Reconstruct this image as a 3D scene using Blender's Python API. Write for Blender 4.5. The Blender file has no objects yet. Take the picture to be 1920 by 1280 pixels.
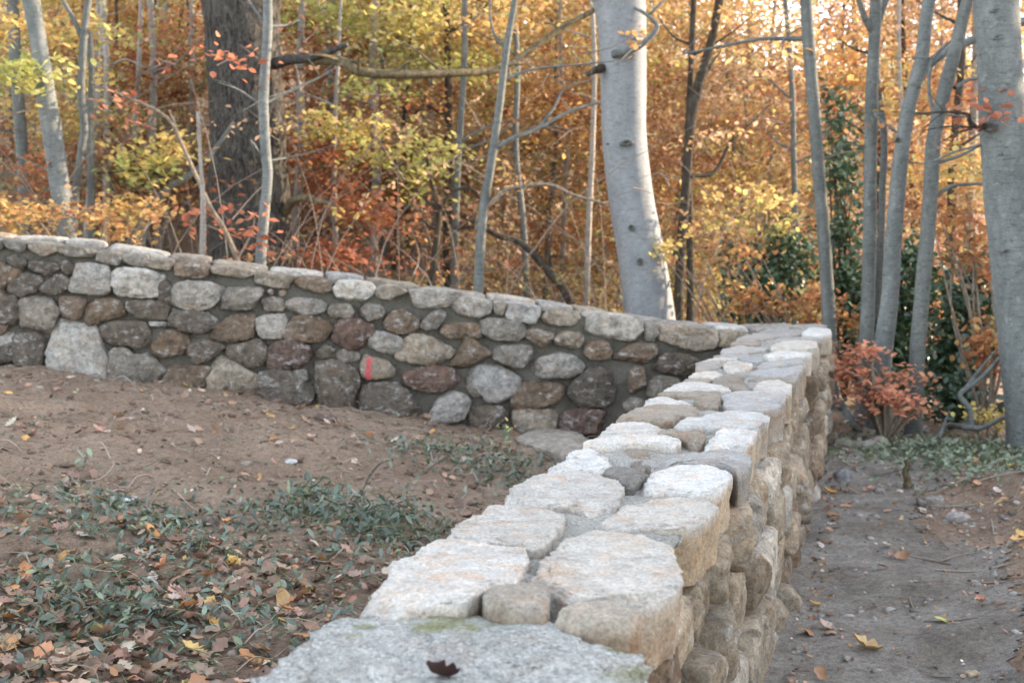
import bpy, math, random
import numpy as np
from mathutils import Vector, Matrix, noise as mn

random.seed(7)
rng = np.random.default_rng(11)
R = math.radians
scene = bpy.context.scene
COL = scene.collection

# ------------------------------------------------------------------ camera
CAM = Vector((0, 0, 1.42))
FPX = 2400.0
PITCH = math.atan(245 / FPX)
FWD = Vector((0, math.cos(PITCH), -math.sin(PITCH)))
UP = Vector((0, math.sin(PITCH), math.cos(PITCH)))
ZV = Vector((0, 0, 1))
cam_d = bpy.data.cameras.new('camera')
cam = bpy.data.objects.new('camera', cam_d)
COL.objects.link(cam)
cam.location = CAM
cam.rotation_euler = (math.pi / 2 - PITCH, 0, 0)
cam_d.sensor_width = 36
cam_d.lens = 45
cam_d.clip_start = 0.05
cam_d.clip_end = 2000
cam_d.dof.use_dof = True
cam_d.dof.focus_distance = 3.4
cam_d.dof.aperture_fstop = 5.6
scene.camera = cam


def ray(px, py):
    return FWD * FPX + Vector((px - 960, 0, 0)) - UP * (py - 640)


def at(px, py, Y):
    r = ray(px, py)
    return CAM + r * (Y / r.y)


def hit(px, py, p, n):
    r = ray(px, py)
    return CAM + r * ((p - CAM).dot(n) / r.dot(n))


def pxw(w, Y):
    return w * Y / FPX


# ------------------------------------------------------------------ tagging
def link(o, parent=None):
    COL.objects.link(o)
    if parent is not None:
        o.parent = parent
    return o


def tag(o, label=None, cat=None, group=None, kind=None):
    if label: o['label'] = label
    if cat: o['category'] = cat
    if group: o['group'] = group
    if kind: o['kind'] = kind
    return o


def empty(name, loc, label, cat, group=None):
    o = bpy.data.objects.new(name, None)
    o.location = loc
    o.empty_display_size = .1
    link(o)
    return tag(o, label, cat, group)


# ------------------------------------------------------------------ mesh accumulator
class MB:
    def __init__(s):
        s.v, s.f, s.c, s.n = [], [], [], 0      # f: list of (faces array (m,k), material index)

    def add(s, v, faces, col=None, mi=0):
        v = np.asarray(v, dtype=np.float32).reshape(-1, 3)
        if isinstance(faces, np.ndarray):
            s.f.append((faces.astype(np.int32) + s.n, mi))
        else:
            by = {}
            for f in faces: by.setdefault(len(f), []).append(f)
            for k, fs in by.items(): s.f.append((np.array(fs, dtype=np.int32) + s.n, mi))
        if col is None: col = (1, 1, 1)
        c = np.asarray(col, dtype=np.float32)
        if c.ndim == 1: c = np.tile(c, (len(v), 1))
        s.c.append(c); s.v.append(v); s.n += len(v)

    def build(s, name, mats, parent=None, smooth=True, loc=None):
        me = bpy.data.meshes.new(name)
        v = np.concatenate(s.v)
        if loc is None:
            loc = Vector([float(x) for x in (v.min(0) + v.max(0)) / 2]) if parent is None else Vector((0, 0, 0))
        if parent is not None:
            off = Vector(parent_world(parent)) + loc
        else:
            off = loc
        v = v - np.array(off, dtype=np.float32)
        me.vertices.add(len(v)); me.vertices.foreach_set('co', v.ravel())
        li = np.concatenate([f.ravel() for f, _ in s.f])
        tot = np.concatenate([np.full(len(f), f.shape[1], dtype=np.int32) for f, _ in s.f])
        mi = np.concatenate([np.full(len(f), m, dtype=np.int32) for f, m in s.f])
        st = np.concatenate([[0], np.cumsum(tot)[:-1]]).astype(np.int32)
        me.loops.add(len(li)); me.loops.foreach_set('vertex_index', li)
        me.polygons.add(len(tot)); me.polygons.foreach_set('loop_start', st)
        me.polygons.foreach_set('material_index', mi)
        me.update(calc_edges=True)
        if smooth: me.polygons.foreach_set('use_smooth', np.ones(len(tot), dtype=bool))
        a = me.attributes.new('Col', 'FLOAT_COLOR', 'POINT')
        c = np.concatenate(s.c)
        a.data.foreach_set('color', np.concatenate([c, np.ones((len(c), 1), np.float32)], 1).ravel())
        for m in (mats if isinstance(mats, (list, tuple)) else [mats]): me.materials.append(m)
        o = bpy.data.objects.new(name, me)
        o.location = loc
        link(o, parent)
        return o


def parent_world(p):
    t = Vector((0, 0, 0))
    while p is not None:
        t = t + p.location
        p = p.parent
    return t


# ------------------------------------------------------------------ materials
class NT:
    def __init__(s, name):
        s.m = bpy.data.materials.new(name)
        s.m.use_nodes = True
        s.t = s.m.node_tree
        s.t.nodes.clear()
        s.out = s.t.nodes.new('ShaderNodeOutputMaterial')

    def n(s, typ, **kw):
        nd = s.t.nodes.new('ShaderNode' + typ)
        for k, v in kw.items():
            if k.startswith('_'): setattr(nd, k[1:], v)
        return nd

    def l(s, a, b): s.t.links.new(a, b)

    def val(s, x, sock):
        if hasattr(x, 'is_output'): s.l(x, sock)
        else: sock.default_value = x

    def noise(s, vec, scale, detail=4, rough=.6, dist=0):
        nd = s.n('TexNoise')
        s.val(vec, nd.inputs['Vector'])
        nd.inputs['Scale'].default_value = scale; nd.inputs['Detail'].default_value = detail
        nd.inputs['Roughness'].default_value = rough; nd.inputs['Distortion'].default_value = dist
        return nd.outputs['Fac']

    def voro(s, vec, scale, feat='F1'):
        nd = s.n('TexVoronoi', _feature=feat)
        s.val(vec, nd.inputs['Vector']); nd.inputs['Scale'].default_value = scale
        return nd.outputs['Distance'], nd.outputs['Color'] if feat != 'DISTANCE_TO_EDGE' else None

    def ramp(s, x, stops):
        nd = s.n('ValToRGB')
        s.val(x, nd.inputs[0])
        e = nd.color_ramp.elements
        while len(e) < len(stops): e.new(.5)
        for i, (p, c) in enumerate(stops):
            e[i].position = p
            e[i].color = (c, c, c, 1) if isinstance(c, (int, float)) else (*c, 1)
        return nd.outputs['Color']

    def mix(s, f, a, b, typ='MIX'):
        nd = s.n('Mix', _data_type='RGBA', _blend_type=typ)
        s.val(f, nd.inputs[0])
        for x, k in ((a, 6), (b, 7)):
            if isinstance(x, tuple) and len(x) == 3: x = (*x, 1)
            s.val(x, nd.inputs[k])
        return nd.outputs[2]

    def math(s, op, a, b=0.0):
        nd = s.n('Math', _operation=op)
        s.val(a, nd.inputs[0]); s.val(b, nd.inputs[1])
        return nd.outputs[0]

    def vscale(s, vec, sc):
        nd = s.n('Mapping')
        s.val(vec, nd.inputs['Vector']); nd.inputs['Scale'].default_value = sc
        return nd.outputs[0]

    def bump(s, h, strength, dist, prev=None):
        nd = s.n('Bump')
        s.val(h, nd.inputs['Height'])
        nd.inputs['Strength'].default_value = strength; nd.inputs['Distance'].default_value = dist
        if prev is not None: s.l(prev, nd.inputs['Normal'])
        return nd.outputs[0]

    def princ(s, col, rough=.9, nrm=None, spec=.25):
        p = s.n('BsdfPrincipled')
        s.val((*col, 1) if isinstance(col, tuple) and len(col) == 3 else col, p.inputs['Base Color'])
        s.val(rough, p.inputs['Roughness'])
        p.inputs['Specular IOR Level'].default_value = spec
        if nrm is not None: s.l(nrm, p.inputs['Normal'])
        s.l(p.outputs[0], s.out.inputs[0])
        return s.m

    def objvec(s, rnd=True):
        tc = s.n('TexCoord').outputs['Object']
        if not rnd: return tc
        oi = s.n('ObjectInfo')
        k = s.math('MULTIPLY', oi.outputs['Random'], 57.0)
        nd = s.n('VectorMath', _operation='ADD')
        s.l(tc, nd.inputs[0]); s.l(k, nd.inputs[1])
        return nd.outputs[0]


def stone_material(name, paint=None, moss=None, granular=0.0, stain=.4, rough_=1.0):
    t = NT(name)
    q_ = lambda lo, hi: (1 - (1 - lo) * rough_, 1 + (hi - 1) * rough_)
    v = t.objvec()
    oc = t.n('ObjectInfo').outputs['Color']
    big = t.noise(v, 7, 5, .62, .6)
    mid = t.noise(v, 26, 6, .7, .3)
    fine = t.noise(v, 130, 3, .65)
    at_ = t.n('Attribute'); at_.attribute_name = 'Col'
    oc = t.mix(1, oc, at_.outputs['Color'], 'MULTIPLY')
    col = t.mix(1, oc, t.ramp(big, [(.3, q_(.62, 1)[0]), (.5, 1.0), (.72, q_(1, 1.25)[1])]), 'MULTIPLY')
    # brown iron staining and pale quartz/mortar bloom
    col = t.mix(t.ramp(t.noise(v, 11, 4, .6, 1.0), [(.5, 0), (.7, stain)]), col, t.mix(1, oc, (1.0, .66, .42), 'MULTIPLY'))
    col = t.mix(t.ramp(t.noise(t.vscale(v, (1, 1, 1.6)), 15, 6, .72, .4), [(.54, 0), (.64, .55 * rough_)]), col, (.50, .49, .47))
    col = t.mix(1, col, t.ramp(mid, [(.30, q_(.5, 1)[0]), (.5, 1.0), (.68, q_(1, 1.32)[1])]), 'MULTIPLY')
    col = t.mix(1, col, t.ramp(fine, [(.3, .72), (.5, 1.0), (.72, 1.25)]), 'MULTIPLY')
    vd, vc = t.voro(v, 210)
    col = t.mix(t.ramp(vd, [(.0, .35 + granular * .3), (.3, 0)]), col, (.10, .09, .085))
    if granular:
        gd, gc = t.voro(v, 170)
        sx = t.n('SeparateColor'); t.l(gc, sx.inputs[0])
        col = t.mix(t.ramp(sx.outputs[0], [(.80, 0), (.86, .5)]), col, (.72, .72, .70))
        col = t.mix(t.ramp(sx.outputs[1], [(.80, 0), (.88, .45)]), col, (.2, .19, .18))
        col = t.mix(t.ramp(t.noise(v, 6, 5, .7, .5), [(.5, 0), (.66, .45)]), col, (.33, .36, .32))
    if moss:
        for (c, rad) in moss:
            nd = t.n('VectorMath', _operation='DISTANCE')
            t.l(t.n('TexCoord').outputs['Object'], nd.inputs[0]); nd.inputs[1].default_value = c
            k = t.math('ADD', t.math('DIVIDE', nd.outputs['Value'], rad), t.math('MULTIPLY', t.noise(v, 38, 6, .78), 1.9))
            col = t.mix(t.ramp(k, [(.52, .9), (.78, 0)]) if False else t.ramp(t.math('MULTIPLY', k, .5), [(.50, .8), (.74, 0)]), col,
                        t.mix(t.noise(v, 60, 3), (.13, .135, .05), (.36, .35, .17)))
    if paint:
        (x0, z0), (x1, z1), w = paint
        sp = t.n('SeparateXYZ'); t.l(t.n('TexCoord').outputs['Object'], sp.inputs[0])
        fz = t.math('DIVIDE', t.math('SUBTRACT', sp.outputs[2], z0), z1 - z0)
        cx = t.math('ADD', t.math('MULTIPLY', fz, x1 - x0), x0)
        wob = t.math('MULTIPLY', t.math('SUBTRACT', t.noise(v, 38, 3), .5), .028)
        dx = t.math('ABSOLUTE', t.math('ADD', t.math('SUBTRACT', sp.outputs[0], cx), wob))
        inx = t.ramp(t.math('DIVIDE', dx, w), [(.4, 1), (1.1, 0)])
        inz = t.ramp(t.math('ADD', t.math('MULTIPLY', fz, 1.0), 0), [(.0, 0), (.06, 1), (.94, 1), (1.0, 0)])
        m_ = t.mix(1, inx, inz, 'MULTIPLY')
        m_ = t.mix(1, m_, t.ramp(mid, [(.3, .55), (.5, 1)]), 'MULTIPLY')
        m_ = t.mix(1, m_, t.ramp(t.noise(v, 60, 5, .7), [(.36, .25), (.52, 1)]), 'MULTIPLY')
        col = t.mix(m_, col, (.66, .085, .10))
    b = t.bump(t.noise(v, 18, 8, .70, .4), .8, .035)
    b = t.bump(t.noise(v, 75, 6, .75), .8, .010, b)
    if granular:
        b = t.bump(t.noise(v, 9, 7, .7), .8, .05, b); b = t.bump(t.voro(v, 130)[0], .8, .006, b)
    return t.princ(col, .92, b, .2)


def mortar_material(name, c0, c1):
    t = NT(name)
    v = t.objvec(False)
    col = t.mix(t.noise(v, 9, 6, .7), c0, c1)
    col = t.mix(1, col, t.ramp(t.noise(v, 160, 3, .7), [(.3, .6), (.7, 1.35)]), 'MULTIPLY')
    d, c = t.voro(v, 90)
    b = t.bump(t.noise(v, 55, 7, .75), .8, .015)
    b = t.bump(d, .7, .008, b)
    return t.princ(col, .95, b, .15)


def ground_material(name, dark, light, tint, big=1.2):
    t = NT(name)
    v = t.n('NewGeometry').outputs['Position']
    col = t.mix(t.ramp(t.noise(v, big, 6, .65), [(.35, 0), (.65, 1)]), dark, light)
    col = t.mix(t.ramp(t.noise(v, 5, 6, .7, .5), [(.45, 0), (.7, .7)]), col, tint)
    col = t.mix(1, col, t.ramp(t.noise(v, 34, 6, .75), [(.3, .55), (.5, 1), (.7, 1.3)]), 'MULTIPLY')
    col = t.mix(1, col, t.ramp(t.noise(v, 150, 3, .7), [(.3, .65), (.7, 1.3)]), 'MULTIPLY')
    d, c = t.voro(v, 60)
    col = t.mix(t.ramp(d, [(.0, .35), (.22, 0)]), col, (.32, .30, .28))
    b = t.bump(t.noise(v, 14, 8, .72), .8, .05)
    b = t.bump(t.noise(v, 70, 6, .75), .8, .018, b)
    return t.princ(col, .97, b, .1)


def leaf_material(name, trans=.42, gloss=.0):
    t = NT(name)
    a = t.n('Attribute'); a.attribute_name = 'Col'
    c = a.outputs['Color']
    v = t.n('NewGeometry').outputs['Position']
    c2 = t.mix(1, c, t.ramp(t.noise(v, 40, 3), [(.3, .8), (.7, 1.15)]), 'MULTIPLY')
    d = t.n('BsdfDiffuse'); t.l(c2, d.inputs[0])
    tr = t.n('BsdfTranslucent'); t.l(c2, tr.inputs[0])
    m = t.n('MixShader'); m.inputs[0].default_value = trans
    t.l(d.outputs[0], m.inputs[1]); t.l(tr.outputs[0], m.inputs[2])
    o = m.outputs[0]
    if gloss:
        g = t.n('BsdfGlossy'); g.inputs['Roughness'].default_value = .35
        g.inputs[0].default_value = (.8, .85, .9, 1)
        m2 = t.n('MixShader'); m2.inputs[0].default_value = gloss
        t.l(o, m2.inputs[1]); t.l(g.outputs[0], m2.inputs[2]); o = m2.outputs[0]
    t.l(o, t.out.inputs[0])
    return t.m


def beech_material(name, base, light, dark, lichen):
    t = NT(name)
    v = t.objvec()
    vs = t.vscale(v, (3, 3, 1.0))
    col = t.mix(t.ramp(t.noise(vs, 2.4, 6, .65, .6), [(.35, 0), (.65, 1)]), base, light)
    col = t.mix(t.ramp(t.noise(t.vscale(v, (1, 1, 3.2)), 16, 6, .75, .5), [(.52, 0), (.64, .75)]), col, dark)
    col = t.mix(t.ramp(t.noise(v, 17, 7, .74, .15), [(.54, 0), (.70, .6)]), col, lichen)
    col = t.mix(1, col, t.ramp(t.noise(v, 90, 4, .7), [(.3, .75), (.7, 1.2)]), 'MULTIPLY')
    hl = t.noise(t.vscale(v, (4, 4, 60)), 2.5, 4, .6)
    col = t.mix(t.ramp(hl, [(.58, 0), (.66, .6)]), col, dark)
    b = t.bump(t.noise(t.vscale(v, (1, 1, 2.5)), 30, 6, .7), .35, .012)
    return t.princ(col, .85, b, .25)


def bark_material(name, dark, light, sc=(20, 20, 3.0)):
    t = NT(name)
    v = t.objvec()
    vs = t.vscale(v, sc)
    n1 = t.noise(vs, 1.0, 7, .7, 1.2)
    col = t.mix(t.ramp(n1, [(.38, 0), (.62, 1)]), dark, light)
    col = t.mix(t.ramp(t.noise(v, 5, 6, .7), [(.5, 0), (.7, .45)]), col, (.12, .125, .11))
    col = t.mix(1, col, t.ramp(t.noise(v, 70, 4, .7), [(.3, .6), (.7, 1.4)]), 'MULTIPLY')
    b = t.bump(n1, .8, .035)
    b = t.bump(t.noise(t.vscale(v, (3, 3, 1)), 18, 6, .7), .6, .02, b)
    return t.princ(col, .95, b, .1)


M_STONE = stone_material('fieldstone')
M_CAP = stone_material('capstone_rock', None, None, 0.0, .5, .42)
M_MORTAR = mortar_material('joint_mortar', (.095, .087, .074), (.175, .163, .138))  # mortar tone darkened to stand in for contact shade in the joints
M_MORTAR_TOP = mortar_material('top_mortar', (.26, .25, .225), (.40, .385, .35))
M_DIRT = ground_material('dirt', (.225, .157, .113), (.37, .275, .205), (.30, .232, .18))
M_PATH = ground_material('trodden_dirt', (.20, .175, .15), (.40, .37, .335), (.29, .24, .195), 2.6)
M_LEAF = leaf_material('autumn_leaf', .45)
M_LITTER = leaf_material('fallen_leaf', .12, .03)
M_HOLLY = leaf_material('evergreen_leaf', .15, .06)
M_COVER = leaf_material('creeper_leaf', .2, .05)
M_BEECH = beech_material('beech_bark', (.185, .198, .212), (.245, .258, .27), (.12, .122, .125), (.32, .335, .345))
M_BEECH3 = beech_material('mature_bark', (.105, .114, .112), (.175, .186, .182), (.06, .06, .056), (.27, .29, .275))
M_BEECH2 = beech_material('young_bark', (.085, .092, .088), (.145, .15, .142), (.05, .05, .046), (.23, .245, .23))
M_POLE = beech_material('pale_pole_bark', (.20, .18, .16), (.32, .29, .26), (.10, .09, .08), (.38, .37, .35))
M_OAK = bark_material('oak_bark', (.018, .016, .015), (.105, .095, .085), (30, 30, 9))
M_LIMB = bark_material('mossy_bark', (.07, .055, .035), (.20, .165, .10), (18, 18, 6))
M_SCAR = bark_material('branch_scar', (.085, .084, .08), (.2, .2, .195), (14, 14, 14))
M_DARK = bark_material('dark_bark', (.03, .026, .022), (.09, .075, .06), (26, 26, 5))
M_TWIG = bark_material('dry_twig', (.16, .13, .10), (.33, .27, .21), (40, 40, 8))

# ------------------------------------------------------------------ terrain
def sst(a, b, x):
    t = np.clip((x - a) / (b - a), 0, 1)
    return t * t * (3 - 2 * t)


DIR = ray(1655, 460).normalized()             # the near run of the wall, sloping gently down
LAT = DIR.cross(ZV).normalized()
NRM = LAT.cross(DIR).normalized()
TOPP = CAM - NRM * .60
AL, AR = -.84, -.34                           # lateral edges of that run
TANW = DIR.x / DIR.y


def vnoise(x, y, s, seed=0):
    """cheap smooth value noise on arrays"""
    x = x * s + seed * 13.7; y = y * s + seed * 7.3
    xi, yi = np.floor(x), np.floor(y)
    fx, fy = x - xi, y - yi
    fx = fx * fx * (3 - 2 * fx); fy = fy * fy * (3 - 2 * fy)
    def h(a, b):
        k = np.sin(a * 127.1 + b * 311.7 + seed * 17.3) * 43758.5453
        return k - np.floor(k)
    return (h(xi, yi) * (1 - fx) + h(xi + 1, yi) * fx) * (1 - fy) + (h(xi, yi + 1) * (1 - fx) + h(xi + 1, yi + 1) * fx) * fy - .5


def gz(x, y):
    x = np.asarray(x, dtype=np.float64); y = np.asarray(y, dtype=np.float64)
    left = -.02 - .154 * np.clip(x, -5.5, .35)
    left = np.where(x < -5.5, left + .10 * (np.minimum(-x, 12) - 5.5), left)
    left = left - .03 * np.clip(x - .35, 0, 4)
    right = -.027 * np.clip(y, 0, 12)
    xc = y * TANW - .60                        # centre line of the near run
    w = sst(-.22, .22, x - xc)
    w = np.where(y > 9.5, sst(-3.5, 3.5, x - xc), w)
    z = left * (1 - w) + right * w
    th = x / np.maximum(y, 1.0)
    s = .17 * (1 - sst(-.16, .10, th)) - .05 * sst(.10, .3, th)
    z = z + s * np.clip(y - 12, 0, 60)
    z = z + 17 * sst(62, 135, y)                # a wooded rise closes the view
    # rise under the unseen shading wood, beyond the picture's edge
    z = z + .05 * np.clip(x - 5.5, 0, 20) * sst(0, 6, y)
    rough = 1 - sst(-.3, .1, x - xc) * (y < 9)
    z = z + rough * (.05 * vnoise(x, y, 3.2, 12) + .03 * vnoise(x, y, 7, 13) + .016 * vnoise(x, y, 17, 14))
    dxr = x - (xc + .3)
    z = z + (.30 * sst(.45, 2.0, dxr) + .16 * sst(.4, 1.1, dxr) * vnoise(x, y, 2.3, 31)) * (1 - sst(7.2, 8.4, y))
    z = z + .10 * vnoise(x, y, .55, 1) + .05 * vnoise(x, y, 1.9, 2) + .025 * vnoise(x, y, 5, 3) + .014 * vnoise(x, y, 13, 4) + .008 * vnoise(x, y, 29, 5)
    return z


def gpt(px, py):
    """where the sight line through a picture point meets the ground"""
    r = ray(px, py).normalized()
    t = .5
    while t < 60:
        p = CAM + r * t
        if p.z <= float(gz(p.x, p.y)): break
        t += .02
    return p


def axis(dense_a, dense_b, step, far_a, far_b, g=1.16):
    c = list(np.arange(dense_a, dense_b, step))
    s = step; a = c[-1]
    while a < far_b:
        s *= g; a += s; c.append(a)
    s = step; a = c[0]; pre = []
    while a > far_a:
        s *= g; a -= s; pre.append(a)
    return np.array(pre[::-1] + c)


def height_sheet(xs, ys, lift, name, mat, keep=None):
    X, Y = np.meshgrid(xs, ys)
    Z = gz(X, Y) + lift
    v = np.stack([X, Y, Z], -1).reshape(-1, 3)
    nx, ny = len(xs), len(ys)
    i = np.arange((nx - 1) * (ny - 1))
    a = (i // (nx - 1)) * nx + i % (nx - 1)
    f = np.stack([a, a + 1, a + nx + 1, a + nx], 1)
    if keep is not None:
        k = keep(X, Y).reshape(-1)
        f = f[k[f].all(1)]
    mb = MB(); mb.add(v, f)
    return mb.build(name, mat, loc=Vector((0, 0, 0)))


tag(height_sheet(axis(-4.2, 5.2, .035, -400, 400), axis(1.2, 10.5, .035, -60, 700), 0, 'ground', M_DIRT), kind='structure')


def path_keep(X, Y):
    xc = Y * TANW - .60
    e = .75 + .5 * vnoise(X, Y, .8, 9) + .22 * vnoise(X, Y, 3, 8) + .1 * vnoise(X, Y, 9, 7)
    return (X > xc + .05) & (X < xc + .3 + e) & (Y < 9.6 + .5 * vnoise(X, Y, 2, 3))


tag(height_sheet(np.arange(-1.5, 5.2, .035), np.arange(-1, 10.5, .035), .006, 'path', M_PATH, path_keep), kind='structure')

# ------------------------------------------------------------------ stones
def chaikin(p, k=2):
    for _ in range(k):
        q = []
        for i in range(len(p)):
            a, b = p[i], p[(i + 1) % len(p)]
            q += [(a[0] * .86 + b[0] * .14, a[1] * .86 + b[1] * .14), (a[0] * .14 + b[0] * .86, a[1] * .14 + b[1] * .86)]
        p = q
    return p


def resample(p, n):
    p = np.array(p); q = np.vstack([p, p[:1]])
    d = np.concatenate([[0], np.cumsum(np.hypot(*np.diff(q, axis=0).T))])
    t = np.linspace(0, d[-1], n, endpoint=False)
    return np.stack([np.interp(t, d, q[:, 0]), np.interp(t, d, q[:, 1])], 1)


def fr(p, oct_=3):
    return mn.fractal(Vector(p), .8, 2.0, oct_)


def stone(name, outline, org, U, V, N, df, db, p=4.0, col=(.3, .3, .3), parent=None, amp=.06, facets=5, nb=44, nr=12, mat=None, taper=.9, chip=.85, grow=1.0, side=None, soft=1, into=None):
    """a stone grown from its outline (2-D, in U,V about org): a domed face along N, sides running back"""
    o2 = resample(chaikin(outline, soft), nb)
    c = o2.mean(0); o2 = c + (o2 - c) * grow
    size = max(np.ptp(o2[:, 0]), np.ptp(o2[:, 1]))
    seed = random.uniform(0, 900)
    rings = []
    for j in range(nr):
        ph = (math.pi / 2) * .985 * (j / (nr - 1)) ** .8
        rings.append((max(math.cos(ph), 1e-6) ** (2 / p), math.sin(ph) ** (2 / p) * df))
    back = [(1 - (1 - taper) * k, -db * k) for k in (1.0, .66, .33)]
    rings = back + rings
    L = []
    for s_, h in rings:
        for q in o2:
            e = (q - c) * s_
            L.append([c[0] + e[0], c[1] + e[1], h])
    L = np.array(L)
    # flat fracture planes
    if facets:
        rel = L - np.array([c[0], c[1], 0])
        for _ in range(facets):
            a = random.uniform(0, 2 * math.pi); el = random.uniform(.45, 1.35)
            d = np.array([math.cos(a) * math.cos(el), math.sin(a) * math.cos(el), math.sin(el)])
            dt = rel @ d
            lim = dt.max() * random.uniform(chip, .99)
            k = np.maximum(dt - lim, 0)
            rel = rel - k[:, None] * d * .9
        L = rel + np.array([c[0], c[1], 0])
    k1, k2, k3 = 3.2 / size, 9 / size, 26 / size
    ctr = np.array([c[0], c[1], -db * .3])
    for i in range(len(L)):
        q = L[i]
        s0 = (q[0] + seed, q[1] + seed * .37, q[2])
        a_ = amp * size
        d = fr([x * k1 for x in s0], 2) * a_ * .75 + fr([x * k2 for x in s0], 3) * a_ * .75 + (abs(fr([x * k3 for x in s0], 3)) - .3) * a_ * .95
        w = q - ctr; w = w / (np.linalg.norm(w) + 1e-6)
        L[i] = q + w * d
    U_, V_, N_ = np.array(U), np.array(V), np.array(N)
    P = np.array(org) + L[:, :1] * U_ + L[:, 1:2] * V_ + L[:, 2:] * N_
    cen = Vector([float(x) for x in np.array(org) + c[0] * U_ + c[1] * V_])
    nR = len(rings)
    i = np.arange((nR - 1) * nb)
    a = (i // nb) * nb; k = i % nb; k2_ = (k + 1) % nb
    f = np.stack([a + k, a + k2_, a + nb + k2_, a + nb + k], 1)
    flip = (U_[1] * V_[2] - U_[2] * V_[1]) * N_[0] + (U_[2] * V_[0] - U_[0] * V_[2]) * N_[1] + (U_[0] * V_[1] - U_[1] * V_[0]) * N_[2] < 0
    if flip: f = f[:, ::-1]
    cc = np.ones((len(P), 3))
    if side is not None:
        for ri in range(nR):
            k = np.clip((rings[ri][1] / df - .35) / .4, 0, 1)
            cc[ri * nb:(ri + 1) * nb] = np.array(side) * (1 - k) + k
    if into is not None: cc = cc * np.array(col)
    mb = into if into is not None else MB(); mb.add(P, f, cc)
    mb.add(P[:nb], np.arange(nb)[None, ::-1].copy(), col if into is not None else None)
    top = P[-nb:]; tc = top.mean(0)
    fan = np.stack([np.arange(nb), (np.arange(nb) + 1) % nb, np.full(nb, nb)], 1)
    if flip: fan = fan[:, ::-1]
    mb.add(np.vstack([top, tc[None]]), fan.copy(), col if into is not None else None)
    if into is not None: return None
    pw = parent_world(parent)
    o = mb.build(name, mat or M_STONE, parent, loc=cen - pw)
    o.color = (*col, 1)
    return o


def jit(c, a=.12):
    k = 1 + random.uniform(-a, a)
    w_ = random.uniform(-.03, .03)
    return tuple(max(.01, x * k * (1 + w_ * q)) for x, q in zip(c, (1, 0, -1.3)))


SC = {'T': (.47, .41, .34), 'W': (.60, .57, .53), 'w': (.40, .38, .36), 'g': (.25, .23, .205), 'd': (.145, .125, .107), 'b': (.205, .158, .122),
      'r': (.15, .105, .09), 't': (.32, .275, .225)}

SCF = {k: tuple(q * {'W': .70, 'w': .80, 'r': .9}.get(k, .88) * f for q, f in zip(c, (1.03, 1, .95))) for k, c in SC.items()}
corner = hit(1410, 622, TOPP, NRM)
FL = at(0, 452, 8.0)                            # the far run: its top front edge, from the picture's edge to the corner
FA = Vector((corner.x - FL.x, corner.y - FL.y, 0)).normalized()
FN = Vector((FA.y, -FA.x, 0))                   # faces the camera
FACE0 = Vector((FL.x, FL.y, 0))

wall = empty('stone_wall', (corner.x, corner.y, -.2),
             'low mortared fieldstone wall with broad pale capstones, turning a corner round the bare dirt bank', 'wall')


def fuv(px, py):
    p = hit(px, py, FACE0, FN) - FACE0
    return (p.dot(FA), p.z)


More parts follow.
